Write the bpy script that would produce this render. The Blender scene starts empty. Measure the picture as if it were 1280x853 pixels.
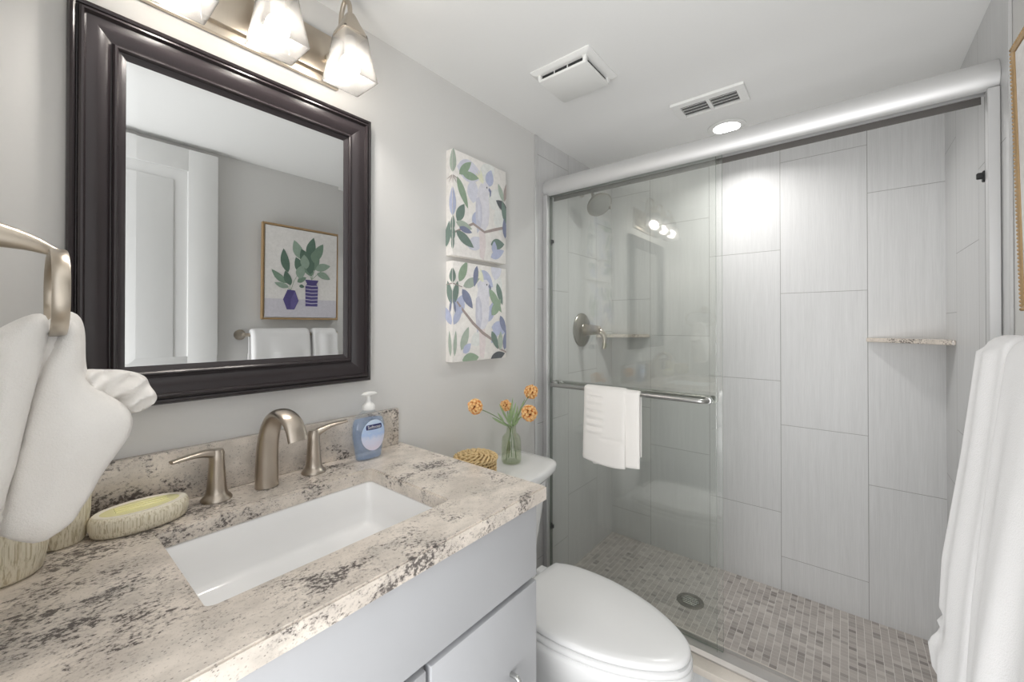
import bpy, bmesh, math, random
from mathutils import Vector, Matrix, geometry, noise as mnoise
sin, cos, pi = math.sin, math.cos, math.pi
random.seed(7)
S = bpy.context.scene
COL = S.collection

# ------------------------------------------------------------------ camera, world, big lights, exposure
H = 1.26                                   # eye height
cam_d = bpy.data.cameras.new('camera'); cam = bpy.data.objects.new('camera', cam_d); COL.objects.link(cam)
cam_d.sensor_width = 36.0; cam_d.lens = 509.87 / 1280 * 36
cam_d.shift_x = (640 - 635.24) / 1280; cam_d.shift_y = -(426.5 * 0 + 403.17 - 426.5) / 1280 * -1
cam_d.clip_start = 0.01
YAW, PITCH = 0.6886, 0.0055
cam.location = (0, 0, H)
cam.rotation_euler = (pi / 2 + PITCH, 0, YAW - pi / 2)
S.camera = cam
S.view_settings.view_transform = 'Standard'; S.view_settings.look = 'None'
S.view_settings.gamma = 1; S.view_settings.use_curve_mapping = False
S.view_settings.exposure = 0.73
S.cycles.max_bounces = 14; S.cycles.diffuse_bounces = 8; S.cycles.glossy_bounces = 6
S.cycles.transparent_max_bounces = 24; S.cycles.transmission_bounces = 8
S.cycles.caustics_reflective = False; S.cycles.caustics_refractive = False
S.cycles.sample_clamp_indirect = 6.0
S.cycles.use_denoising = True

world = bpy.data.worlds.new('world'); S.world = world; world.use_nodes = True
world.node_tree.nodes['Background'].inputs[0].default_value = (0.95, 0.975, 1.0, 1)
world.node_tree.nodes['Background'].inputs[1].default_value = 1.0


def area(name, loc, rot, sx, sy, power, color, spread=pi):
    l = bpy.data.lights.new(name, 'AREA'); l.shape = 'RECTANGLE'; l.size = sx; l.size_y = sy
    l.energy = power; l.color = color; l.spread = spread
    o = bpy.data.objects.new(name, l); COL.objects.link(o); o.location = loc; o.rotation_euler = rot
    return o


# added fill light behind the camera, tilted up to brighten ceiling and room
area('added_doorway_fill', (-0.75, 0.11, 0.85), (0, -pi / 2 - 0.5, 0), 1.4, 0.9, 17, (1.0, 0.992, 0.98))
# the recessed shower lamp throws its light down
l = bpy.data.lights.new('recessed_lamp_light', 'AREA'); l.shape = 'DISK'; l.size = 0.12; l.energy = 2.7; l.spread = 2.6
l.color = (1.0, 0.985, 0.96)
o = bpy.data.objects.new('recessed_lamp_light', l); COL.objects.link(o); o.location = (1.955, 0.388, 2.098)

# ------------------------------------------------------------------ key planes of the room
D = 1.0687        # mirror wall (left)
W = -0.3068       # right wall
XB = 2.2714       # shower back wall
XF = -0.065       # doorway wall
ZC = 2.114        # ceiling
WT = -0.302       # face of the tile on the right wall
ZS = 0.0286       # shower floor
CT = 0.897        # counter top


# ------------------------------------------------------------------ node helpers
class NT:
    def __init__(s, name):
        s.m = bpy.data.materials.new(name); s.m.use_nodes = True
        s.t = s.m.node_tree; s.t.nodes.clear()
        s.out = s.t.nodes.new('ShaderNodeOutputMaterial')

    def n(s, typ, **kw):
        nd = s.t.nodes.new('ShaderNode' + typ)
        for k, v in kw.items():
            if hasattr(nd, k) and k not in nd.inputs:
                setattr(nd, k, v)
            else:
                s.set(nd.inputs[k], v)
        return nd

    def set(s, inp, v):
        if isinstance(v, bpy.types.NodeSocket):
            s.t.links.new(v, inp)
        else:
            if isinstance(v, tuple) and len(v) == 3 and inp.type == 'RGBA': v = v + (1,)
            inp.default_value = v

    def m2(s, op, a, b=0.0, c=None):
        nd = s.t.nodes.new('ShaderNodeMath'); nd.operation = op
        s.set(nd.inputs[0], a); s.set(nd.inputs[1], b)
        if c is not None: s.set(nd.inputs[2], c)
        return nd.outputs[0]

    def mix(s, f, a, b, mode='MIX'):
        nd = s.t.nodes.new('ShaderNodeMix'); nd.data_type = 'RGBA'; nd.blend_type = mode
        s.set(nd.inputs[0], f); s.set(nd.inputs[6], a); s.set(nd.inputs[7], b)
        return nd.outputs[2]

    def ramp(s, f, stops):
        nd = s.t.nodes.new('ShaderNodeValToRGB'); s.set(nd.inputs[0], f)
        e = nd.color_ramp.elements
        while len(e) < len(stops): e.new(0.5)
        for i, (p, c) in enumerate(stops):
            e[i].position = p; e[i].color = (c + (1,)) if isinstance(c, tuple) else (c, c, c, 1)
        return nd.outputs[0]

    def noise(s, vec, scale, detail=3, rough=0.5):
        nd = s.n('TexNoise', Scale=scale, Detail=detail, Roughness=rough)
        if vec is not None: s.set(nd.inputs['Vector'], vec)
        return nd.outputs['Fac']

    def pos(s):
        return s.n('NewGeometry').outputs['Position']

    def xyz(s, v):
        nd = s.n('SeparateXYZ'); s.set(nd.inputs[0], v); return nd.outputs

    def comb(s, x, y, z):
        nd = s.n('CombineXYZ'); s.set(nd.inputs[0], x); s.set(nd.inputs[1], y); s.set(nd.inputs[2], z); return nd.outputs[0]

    def bump(s, h, strength, dist):
        nd = s.n('Bump', Strength=strength, Distance=dist); s.set(nd.inputs['Height'], h); return nd.outputs[0]

    def pbr(s, color, rough=0.5, metal=0.0, normal=None, spec=0.5, **kw):
        nd = s.t.nodes.new('ShaderNodeBsdfPrincipled')
        s.set(nd.inputs['Base Color'], color); s.set(nd.inputs['Roughness'], rough); s.set(nd.inputs['Metallic'], metal)
        s.set(nd.inputs['Specular IOR Level'], spec)
        if normal is not None: s.set(nd.inputs['Normal'], normal)
        for k, v in kw.items(): s.set(nd.inputs[k.replace('_', ' ')], v)
        s.t.links.new(nd.outputs[0], s.out.inputs[0])
        return s.m


def simple(name, color, rough=0.5, metal=0.0, spec=0.5, var=0.03, scale=30, bump=0.0, **kw):
    """plain surface with a faint procedural mottling"""
    t = NT(name)
    f = t.noise(t.pos(), scale, 3)
    d = tuple(max(0, c * (1 - var)) for c in color); u = tuple(min(1, c * (1 + var)) for c in color)
    nm = t.bump(f, bump, 0.002) if bump else None
    return t.pbr(t.mix(f, d, u), rough, metal, nm, spec, **kw)


def L(r, g, b):   # sRGB 0-255 -> linear
    f = lambda c: (c / 255 / 12.92) if c / 255 <= 0.04045 else ((c / 255 + 0.055) / 1.055) ** 2.4
    return (f(r), f(g), f(b))


# ------------------------------------------------------------------ materials
M = {}
M['paint'] = simple('wall_paint', L(219, 218, 216), 0.55, spec=0.3, var=0.01, bump=0.05, scale=120)
M['ceil'] = simple('ceiling_paint', L(240, 240, 239), 0.7, spec=0.2, var=0.01, bump=0.05, scale=150)
M['white'] = simple('white_plastic', L(236, 236, 234), 0.4, var=0.01)
M['doorpaint'] = simple('white_door_paint', L(232, 232, 231), 0.3, var=0.01)
M['porcelain'] = simple('white_porcelain', L(240, 240, 240), 0.08, spec=0.6, var=0.005, Coat_Weight=0.3, Coat_Roughness=0.04)
M['seat'] = simple('white_seat_plastic', L(235, 235, 235), 0.22, var=0.005)
M['cab'] = simple('grey_cabinet_paint', L(182, 183, 186), 0.38, var=0.01)
M['cabdark'] = simple('cabinet_inside_shadow_gap', L(120, 122, 126), 0.6, var=0.02)
M['black'] = simple('black_rubber', (0.012, 0.012, 0.013), 0.5)
M['darkvent'] = simple('dark_opening_shade', (0.02, 0.021, 0.022), 0.6)  # near-black that stands in for shade inside the fan gap
M['duct'] = simple('grey_duct_shade', L(126, 126, 126), 0.6)  # mid grey for a flat sheet, standing in for the duct's shade
M['gasket'] = simple('dark_grey_channel', L(96, 93, 90), 0.5)
M['espresso'] = simple('espresso_frame_lacquer', L(46, 40, 42), 0.25, spec=0.5, var=0.02, scale=60)
M['gold'] = simple('pale_gold_wood', L(176, 147, 108), 0.4, 0.25, var=0.12, scale=80)
M['alu'] = simple('satin_aluminium', L(216, 216, 216), 0.5, 0.7, var=0.02)
M['track'] = simple('grey_aluminium_track', L(186, 183, 180), 0.4, 0.75, var=0.03)  # even grey, darker than the other aluminium
M['stone'] = simple('pale_stone', L(216, 208, 198), 0.35, var=0.06, scale=90)
M['wicker'] = simple('wicker_straw', L(216, 190, 142), 0.65, var=0.3, scale=120)
M['wickerdark'] = simple('wicker_gap_shade', L(96, 70, 40), 0.8, var=0.3, scale=120)  # shade between the strands, put into the colour of the fill
M['soapyellow'] = simple('pale_yellow_glaze', L(238, 233, 178), 0.2, var=0.05)
M['stem'] = simple('green_stem', L(132, 152, 112), 0.6, var=0.15)
M['leafg'] = simple('fresh_green_leaf', L(158, 182, 136), 0.6, var=0.2, scale=60)
M['orange'] = simple('orange_petal', L(240, 168, 98), 0.6, var=0.2, scale=200)
M['orange2'] = simple('pale_orange_petal', L(248, 206, 150), 0.6, var=0.2, scale=200)
M['flowercore'] = simple('brown_flower_centre', L(120, 82, 40), 0.8, var=0.3, scale=300)


def metal_brushed(name, col, rough, sx, sy, sz):
    t = NT(name); p = t.xyz(t.pos())
    v = t.comb(t.m2('MULTIPLY', p[0], sx), t.m2('MULTIPLY', p[1], sy), t.m2('MULTIPLY', p[2], sz))
    f = t.noise(v, 1.0, 2)
    return t.pbr(t.mix(f, tuple(c * 0.97 for c in col), tuple(min(1, c * 1.03) for c in col)),
                 t.m2('MULTIPLY_ADD', f, 0.05, rough - 0.02), 1.0)


M['nickel'] = metal_brushed('brushed_nickel', L(186, 176, 164), 0.30, 900, 900, 60)
M['nickelw'] = metal_brushed('satin_nickel', L(196, 186, 172), 0.3, 400, 400, 20)
M['steel'] = metal_brushed('stainless_steel', L(190, 190, 188), 0.22, 30, 400, 400)
M['bronzed'] = metal_brushed('dark_brushed_nickel', L(150, 146, 138), 0.3, 300, 300, 300)


def tile_mat(name, axis, u0, w, z0, off, T=0.6096):
    t = NT(name); p = t.xyz(t.pos()); a = p[axis]
    u = t.m2('DIVIDE', t.m2('SUBTRACT', a, u0), w)
    ci = t.m2('FLOOR', u); fu = t.m2('FRACT', u)
    v = t.m2('DIVIDE', t.m2('SUBTRACT', p[2], t.m2('MULTIPLY_ADD', ci, off, z0)), T)
    ri = t.m2('FLOOR', v); fv = t.m2('FRACT', v)
    du = t.m2('MULTIPLY', t.m2('MINIMUM', fu, t.m2('SUBTRACT', 1.0, fu)), w)
    dv = t.m2('MULTIPLY', t.m2('MINIMUM', fv, t.m2('SUBTRACT', 1.0, fv)), T)
    d = t.m2('MINIMUM', du, dv)
    grout = t.m2('LESS_THAN', d, 0.0011)
    st = t.noise(t.comb(t.m2('MULTIPLY', a, 420.0), t.m2('MULTIPLY', ci, 7.3), t.m2('MULTIPLY', p[2], 9.0)), 1.0, 3, 0.65)
    st2 = t.noise(t.comb(t.m2('MULTIPLY', a, 60.0), t.m2('MULTIPLY', ri, 3.1), t.m2('MULTIPLY', p[2], 2.0)), 1.0, 2)
    wn = t.n('TexWhiteNoise', noise_dimensions='2D'); t.set(wn.inputs['Vector'], t.comb(ci, ri, 0.0))
    tone = t.m2('ADD', t.m2('MULTIPLY', st, 0.6), t.m2('ADD', t.m2('MULTIPLY', st2, 0.3), t.m2('MULTIPLY', wn.outputs[0], 0.1)))
    c = t.mix(t.ramp(tone, [(0.3, 0.0), (0.72, 1.0)]), L(196, 196, 196), L(213, 213, 213))
    c = t.mix(grout, c, L(150, 149, 147))
    edge = t.m2('MULTIPLY', t.m2('MINIMUM', d, 0.002), 500.0)
    nm = t.bump(t.m2('ADD', edge, t.m2('MULTIPLY', st, 0.15)), 0.35, 0.0012)
    return t.pbr(c, 0.38, 0.0, nm, 0.4)


TT = 0.6096; TW = 0.3048
M['tile_back'] = tile_mat('shower_tile_back', 1, 0.2277 - 4 * TW, TW, 0.3883 - 4 * TT / 3, TT / 3)
M['tile_left'] = tile_mat('shower_tile_left', 0, 1.773 - TW, TW, 0.203, TT / 3)
M['tile_right'] = tile_mat('shower_tile_right', 0, 1.773 - TW, TW, 0.49, -TT / 3)
M['tile_curb'] = tile_mat('curb_tile', 1, 0.05, 0.6096, -0.3, 0.0)


def mosaic():
    t = NT('stone_mosaic'); p = t.xyz(t.pos())
    u = t.m2('DIVIDE', t.m2('SUBTRACT', p[1], W), 0.0248); ci = t.m2('FLOOR', u); fu = t.m2('FRACT', u)
    wn0 = t.n('TexWhiteNoise', noise_dimensions='1D'); t.set(wn0.inputs['W'], ci)
    v = t.m2('ADD', t.m2('DIVIDE', t.m2('SUBTRACT', p[0], 1.6), 0.0192), t.m2('MULTIPLY', wn0.outputs[0], 0.0)); ri = t.m2('FLOOR', v); fv = t.m2('FRACT', v)
    wn = t.n('TexWhiteNoise', noise_dimensions='2D'); t.set(wn.inputs['Vector'], t.comb(ci, ri, 0.0))
    wn2 = t.n('TexWhiteNoise', noise_dimensions='2D'); t.set(wn2.inputs['Vector'], t.comb(t.m2('ADD', ci, 31.7), t.m2('FLOOR', t.m2('MULTIPLY', v, 0.5)), 0.0))
    base = t.ramp(wn.outputs[0], [(0.0, L(136, 129, 125)), (0.16, L(168, 161, 156)), (0.45, L(194, 187, 181)), (0.75, L(180, 173, 168)), (0.93, L(208, 202, 196))])
    base2 = t.mix(t.m2('MULTIPLY', wn2.outputs[0], 0.35), base, L(188, 182, 177))
    grain = t.noise(t.comb(t.m2('MULTIPLY', p[0], 300.0), t.m2('MULTIPLY', p[1], 60.0), ci), 1.0, 2)
    base2 = t.mix(t.m2('MULTIPLY', grain, 0.25), base2, L(160, 152, 148))
    du = t.m2('MULTIPLY', t.m2('MINIMUM', fu, t.m2('SUBTRACT', 1.0, fu)), 0.0248)
    dv = t.m2('MULTIPLY', t.m2('MINIMUM', fv, t.m2('SUBTRACT', 1.0, fv)), 0.0192)
    g1 = t.m2('LESS_THAN', du, 0.0009); g2 = t.m2('LESS_THAN', dv, 0.0007)
    c = t.mix(t.m2('MULTIPLY', g2, 0.85), base2, L(205, 200, 195))
    c = t.mix(g1, c, L(222, 218, 213))
    e = t.m2('MULTIPLY', t.m2('MINIMUM', t.m2('MINIMUM', du, dv), 0.0015), 600.0)
    return t.pbr(c, 0.4, 0.0, t.bump(e, 0.4, 0.001), 0.4)


M['mosaic'] = mosaic()


def granite():
    t = NT('speckled_granite'); P = t.pos()
    mp = t.n('Mapping'); t.set(mp.inputs['Vector'], P)
    mp.inputs['Rotation'].default_value = (0.25, 0.4, 0.55); mp.inputs['Scale'].default_value = (0.82, 1.1, 1.1)
    v = mp.outputs[0]
    big = t.noise(v, 6.5, 4, 0.6)            # drifts of dark mineral
    big2 = t.noise(v, 19.0, 4, 0.6)
    med = t.noise(v, 165.0, 4, 0.7)
    fine = t.noise(P, 420.0, 2, 0.6)
    warm = t.noise(v, 14.0, 4, 0.6)
    c = t.mix(t.ramp(warm, [(0.38, 0.0), (0.62, 1.0)]), L(202, 193, 183), L(228, 218, 207))
    c = t.mix(t.m2('MULTIPLY', t.ramp(big2, [(0.52, 0.0), (0.66, 1.0)]), 0.6), c, L(192, 185, 176))
    c = t.mix(t.ramp(fine, [(0.60, 0.0), (0.70, 0.4)]), c, L(150, 136, 124))
    clus = t.m2('MULTIPLY', t.ramp(big, [(0.40, 0.0), (0.62, 1.0)]), t.ramp(big2, [(0.36, 0.25), (0.58, 1.0)]))
    thr = t.m2('MULTIPLY_ADD', clus, 0.25, med)
    c = t.mix(t.ramp(thr, [(0.60, 0.0), (0.72, 0.6)]), c, L(146, 138, 132))
    c = t.mix(t.ramp(thr, [(0.71, 0.0), (0.76, 0.85)]), c, L(84, 78, 76))
    vor = t.n('TexVoronoi', Scale=190.0); t.set(vor.inputs['Vector'], v)
    dots = t.m2('MULTIPLY', t.m2('LESS_THAN', vor.outputs['Distance'], 0.2), t.ramp(big2, [(0.44, 0.0), (0.54, 1.0)]))
    c = t.mix(t.m2('MULTIPLY', dots, 0.6), c, L(112, 104, 98))
    return t.pbr(c, 0.16, 0.0, None, 0.5)


M['granite'] = granite()


def floor_tile():
    t = NT('floor_tile'); p = t.xyz(t.pos())
    fx = t.m2('FRACT', t.m2('DIVIDE', p[0], 0.61)); fy = t.m2('FRACT', t.m2('DIVIDE', p[1], 0.305))
    g = t.m2('MAXIMUM', t.m2('LESS_THAN', fx, 0.006), t.m2('LESS_THAN', fy, 0.012))
    n = t.noise(t.comb(t.m2('MULTIPLY', p[0], 6.0), t.m2('MULTIPLY', p[1], 90.0), 0.0), 1.0, 3)
    return t.pbr(t.mix(g, t.mix(n, L(176, 176, 175), L(200, 200, 199)), L(150, 149, 148)), 0.35)


M['floor'] = floor_tile()


def terry(name, col, sheen=0.3):
    t = NT(name); P = t.pos()
    a = t.noise(P, 420.0, 3, 0.7); b = t.noise(P, 60.0, 3)
    c = t.mix(a, tuple(x * 0.93 for x in col), col)
    nm = t.bump(t.m2('ADD', a, t.m2('MULTIPLY', b, 0.5)), 0.4, 0.0025)
    return t.pbr(c, 0.95, 0.0, nm, 0.1, Sheen_Weight=sheen)


M['terry'] = terry('white_terry', L(243, 242, 242))
M['terrywarm'] = terry('ivory_terry', L(242, 239, 235))


def glass_thin(name, tint, rough=0.0, f0=0.04, extra=0.0):
    """clear sheet: light goes straight through, its faces mirror by the angle of view (Schlick)"""
    t = NT(name)
    lw = t.n('LayerWeight', Blend=0.5)
    f = t.m2('MULTIPLY_ADD', t.m2('POWER', lw.outputs['Facing'], 5.0), 1 - f0, f0)
    tr = t.n('BsdfTransparent', Color=tint); gl = t.n('BsdfGlossy', Color=(1, 1, 1), Roughness=rough)
    mx = t.n('MixShader'); t.set(mx.inputs[0], f); t.set(mx.inputs[1], tr.outputs[0]); t.set(mx.inputs[2], gl.outputs[0])
    t.t.links.new(mx.outputs[0], t.out.inputs[0])
    return t.m


M['glass'] = glass_thin('clear_shower_glass', (0.982, 0.990, 0.981), 0.0, 0.065)
M['glassedge'] = simple('green_glass_edge', L(150, 160, 150), 0.15)
M['vaseglass'] = glass_thin('olive_vase_glass', (0.90, 0.92, 0.865), 0.02, 0.06)
M['water'] = glass_thin('vase_water', (0.97, 0.975, 0.96), 0.0, 0.02)
M['bottle'] = glass_thin('clear_bottle_plastic', (0.93, 0.95, 0.97), 0.08, 0.05)


def liquid():
    t = NT('pale_blue_soap')
    tr = t.n('BsdfTransparent', Color=(0.86, 0.925, 0.995)); df = t.n('BsdfDiffuse', Color=L(196, 213, 243))
    mx = t.n('MixShader'); t.set(mx.inputs[0], 0.24); t.set(mx.inputs[1], tr.outputs[0]); t.set(mx.inputs[2], df.outputs[0])
    t.t.links.new(mx.outputs[0], t.out.inputs[0]); return t.m


M['liquid'] = liquid()


def shade_mat():
    t = NT('frosted_shade_glass')
    n = t.noise(t.pos(), 40.0, 2)
    col = t.mix(n, (0.10, 0.099, 0.097), (0.12, 0.119, 0.116))
    df = t.n('BsdfDiffuse'); t.set(df.inputs[0], col)
    tl = t.n('BsdfTranslucent'); t.set(tl.inputs[0], col)
    tr = t.n('BsdfTransparent', Color=(0.95, 0.94, 0.92)); gl = t.n('BsdfGlossy', Roughness=0.25)
    m1 = t.n('MixShader'); t.set(m1.inputs[0], 0.55); t.set(m1.inputs[1], df.outputs[0]); t.set(m1.inputs[2], tl.outputs[0])
    m2 = t.n('MixShader'); t.set(m2.inputs[0], 0.40); t.set(m2.inputs[1], m1.outputs[0]); t.set(m2.inputs[2], tr.outputs[0])
    m3 = t.n('MixShader'); t.set(m3.inputs[0], 0.05); t.set(m3.inputs[1], m2.outputs[0]); t.set(m3.inputs[2], gl.outputs[0])
    t.t.links.new(m3.outputs[0], t.out.inputs[0]); return t.m


M['shade'] = shade_mat()


def emit(name, col, strength):
    t = NT(name); e = t.n('Emission', Color=col, Strength=strength)
    t.t.links.new(e.outputs[0], t.out.inputs[0]); return t.m


M['bulb'] = emit('lit_bulb', (1.0, 0.945, 0.88), 95.0)
M['lens'] = emit('lit_lens', (1.0, 0.99, 0.97), 6.0)


def mirror_mat():
    t = NT('mirror_silver'); g = t.n('BsdfGlossy', Color=(0.68, 0.69, 0.69), Roughness=0.0)
    t.t.links.new(g.outputs[0], t.out.inputs[0]); return t.m


M['mirror'] = mirror_mat()


def ribbed():
    t = NT('ribbed_cream_ceramic'); P = t.pos(); p = t.xyz(P)
    n = t.noise(P, 30.0, 2)
    v = t.comb(t.m2('MULTIPLY', p[0], 420.0), t.m2('MULTIPLY', p[1], 420.0), t.m2('MULTIPLY_ADD', n, 3.0, t.m2('MULTIPLY', p[2], 22.0)))
    f = t.noise(v, 1.0, 2, 0.6)
    c = t.mix(t.ramp(f, [(0.36, 0.0), (0.52, 1.0)]), L(198, 187, 158), L(236, 229, 210))
    return t.pbr(c, 0.45, 0.0, t.bump(f, 0.8, 0.003), 0.4)


M['ribbed'] = ribbed()


def speckle_metal():
    t = NT('nozzle_face_rubber'); v = t.n('TexVoronoi', Scale=110.0)
    c = t.mix(t.m2('LESS_THAN', v.outputs['Distance'], 0.32), L(150, 150, 147), L(100, 100, 97))
    return t.pbr(c, 0.4, 0.3)


M['nozzles'] = speckle_metal()


def label_mat():
    t = NT('soap_label_print'); p = t.xyz(t.pos()); n = t.noise(t.pos(), 45.0, 3)
    g = t.m2('ADD', t.m2('MULTIPLY', t.m2('SUBTRACT', p[2], CT + 0.03), 11.0), t.m2('MULTIPLY', t.m2('SUBTRACT', n, 0.5), 0.6))
    c = t.ramp(g, [(0.0, L(222, 216, 234)), (0.28, L(212, 218, 240)), (0.45, L(176, 200, 238)), (0.7, L(198, 216, 240)), (1.0, L(214, 228, 243))])
    return t.pbr(c, 0.3)


M['label'] = label_mat()
M['navy'] = simple('navy_print', L(34, 40, 96), 0.35)
M['whiteink'] = simple('white_print', L(244, 244, 246), 0.4, var=0.01)


# ------------------------------------------------------------------ mesh helpers
def finish(name, bm, mat, parent=None, smooth=True, angle=35, recalc=True, loc=None):
    if recalc: bmesh.ops.recalc_face_normals(bm, faces=bm.faces[:])
    me = bpy.data.meshes.new(name); bm.to_mesh(me); bm.free()
    mats = mat if isinstance(mat, list) else [mat]
    for m in mats: me.materials.append(M[m] if isinstance(m, str) else m)
    if smooth:
        me.polygons.foreach_set('use_smooth', [True] * len(me.polygons))
        try: me.set_sharp_from_angle(angle=math.radians(angle))
        except Exception: pass
    o = bpy.data.objects.new(name, me); COL.objects.link(o)
    if parent is not None: o.parent = parent
    if loc is not None: o.location = loc
    return o


def tag(o, label, cat=None, group=None, kind=None):
    if label: o['label'] = label
    if cat: o['category'] = cat
    if group: o['group'] = group
    if kind: o['kind'] = kind
    return o


def thing(name, label, cat, loc=(0, 0, 0), rz=0.0, group=None):
    o = bpy.data.objects.new(name, None); COL.objects.link(o); o.location = loc; o.rotation_euler = (0, 0, rz)
    o.empty_display_size = 0.05
    return tag(o, label, cat, group)


def sub(bm, fn, mat=0):
    """run fn(bm2) on a fresh bmesh and merge it in"""
    b2 = bmesh.new(); fn(b2)
    for f in b2.faces: f.material_index = mat
    me = bpy.data.meshes.new('t'); b2.to_mesh(me); b2.free(); bm.from_mesh(me); bpy.data.meshes.remove(me)


def box(bm, a, b, bev=0.0, seg=2, mat=0, mtx=None):
    def fn(x):
        bmesh.ops.create_cube(x, size=1)
        for v in x.verts:
            v.co = Vector(((a[i] + b[i]) / 2 + v.co[i] * abs(b[i] - a[i]) for i in range(3)))
        if bev: bmesh.ops.bevel(x, geom=x.edges[:], offset=bev, segments=seg, affect='EDGES', profile=0.5)
        if mtx is not None: bmesh.ops.transform(x, matrix=mtx, verts=x.verts[:])
    sub(bm, fn, mat)


def loft(bm, rings, cap0=True, cap1=True, closed=False, mat=0, matfn=None):
    vs = [[bm.verts.new(p) for p in r] for r in rings]
    n = len(rings[0]); m = len(rings)
    fs = []
    for i in range(m if closed else m - 1):
        r0, r1 = vs[i], vs[(i + 1) % m]
        for j in range(n):
            k = (j + 1) % n
            f = bm.faces.new((r0[j], r0[k], r1[k], r1[j])); f.material_index = mat if matfn is None else matfn(i, j); fs.append(f)
    if not closed:
        if cap0:
            f = bm.faces.new(list(reversed(vs[0]))); f.material_index = mat
        if cap1:
            f = bm.faces.new(vs[-1]); f.material_index = mat
    return vs


def circ(c, r, n, axis=2, ph=0.0, r2=None):
    r2 = r if r2 is None else r2
    out = []
    for i in range(n):
        a = ph + 2 * pi * i / n; p = [0, 0, 0]
        i0, i1 = [(1, 2), (2, 0), (0, 1)][axis]
        p[i0] = r * cos(a); p[i1] = r2 * sin(a)
        out.append(Vector(c) + Vector(p))
    return out


def lathe(bm, c, prof, n=32, axis=2, mat=0, cap0=True, cap1=True, mtx=None, sgn=1):
    """prof: list of (radius, height) along the axis"""
    rings = []
    for r, h in prof:
        p = Vector(c); p[axis] += h * sgn
        rings.append(circ(p, max(r, 1e-5), n, axis))
    if mtx is not None: rings = [[mtx @ q for q in r] for r in rings]
    loft(bm, rings, cap0, cap1, mat=mat)


def frames(pts):
    T = []
    for i in range(len(pts)):
        a = pts[max(i - 1, 0)]; b = pts[min(i + 1, len(pts) - 1)]; T.append((b - a).normalized())
    up = Vector((0, 0, 1)) if abs(T[0].z) < 0.9 else Vector((1, 0, 0))
    N = [(up - T[0] * up.dot(T[0])).normalized()]
    for i in range(1, len(pts)):
        n = N[-1] - T[i] * N[-1].dot(T[i]); N.append(n.normalized())
    return T, N


def tube(bm, pts, r, n=10, cap=True, mat=0, closed=False, flat=1.0):
    pts = [Vector(p) for p in pts]
    rs = r if isinstance(r, (list, tuple)) else [r] * len(pts)
    if closed:
        T = [(pts[(i + 1) % len(pts)] - pts[i - 1]).normalized() for i in range(len(pts))]
        cen = sum(pts, Vector()) / len(pts); nrm = (pts[0] - cen).cross(pts[len(pts) // 4] - cen).normalized()
        N = [(nrm - t * nrm.dot(t)).normalized() for t in T]
    else:
        T, N = frames(pts)
    rings = []
    for p, t, nn, rr in zip(pts, T, N, rs):
        b = t.cross(nn)
        rings.append([p + nn * (rr * cos(2 * pi * k / n)) + b * (rr * flat * sin(2 * pi * k / n)) for k in range(n)])
    loft(bm, rings, cap, cap, closed=closed, mat=mat)


def smooth_path(ctrl, per=8):
    c = [Vector(p) for p in ctrl]; out = []
    for i in range(len(c) - 1):
        p0 = c[max(i - 1, 0)]; p1 = c[i]; p2 = c[i + 1]; p3 = c[min(i + 2, len(c) - 1)]
        for k in range(per):
            t = k / per
            out.append(0.5 * ((2 * p1) + (p2 - p0) * t + (2 * p0 - 5 * p1 + 4 * p2 - p3) * t * t + (3 * p1 - p0 - 3 * p2 + p3) * t ** 3))
    out.append(c[-1]); return out


def lerp_list(vals, n):
    out = []
    for i in range(n):
        t = i / (n - 1) * (len(vals) - 1); k = min(int(t), len(vals) - 2); f = t - k
        out.append(vals[k] * (1 - f) + vals[k + 1] * f)
    return out


def rrect(cx, cy, hx, hy, r, z, k=5):
    out = []
    for sx, sy, a0 in ((1, 1, 0), (-1, 1, pi / 2), (-1, -1, pi), (1, -1, 3 * pi / 2)):
        for i in range(k + 1):
            a = a0 + pi / 2 * i / k
            out.append(Vector((cx + sx * (hx - r) + r * cos(a), cy + sy * (hy - r) + r * sin(a), z)))
    return out


def prism(bm, pts2, axis, a, b, mat=0, bev=0.0):
    """extrude a 2-D outline along an axis from a to b"""
    def P(p, h):
        if axis == 0: return Vector((h, p[0], p[1]))
        if axis == 1: return Vector((p[0], h, p[1]))
        return Vector((p[0], p[1], h))
    def fn(x):
        loft(x, [[P(p, a) for p in pts2], [P(p, b) for p in pts2]])
        if bev:
            bmesh.ops.recalc_face_normals(x, faces=x.faces[:])
            bmesh.ops.bevel(x, geom=[e for e in x.edges if len(e.link_faces) == 2 and e.calc_face_angle(0) > 0.9], offset=bev, segments=2, affect='EDGES')
    sub(bm, fn, mat)


def sphere(bm, c, r, n=16, m=10, mat=0, sc=(1, 1, 1)):
    rings = []
    for i in range(m + 1):
        a = -pi / 2 + pi * i / m
        rr = max(r * cos(a), 1e-5)
        rings.append([Vector((c[0] + sc[0] * rr * cos(2 * pi * k / n), c[1] + sc[1] * rr * sin(2 * pi * k / n), c[2] + sc[2] * r * sin(a))) for k in range(n)])
    loft(bm, rings, mat=mat)


def structure(name, mat, build, label=None, smooth=False):
    bm = bmesh.new(); build(bm)
    o = finish(name, bm, mat, smooth=smooth); o['kind'] = 'structure'
    if label: o['label'] = label
    return o


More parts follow.
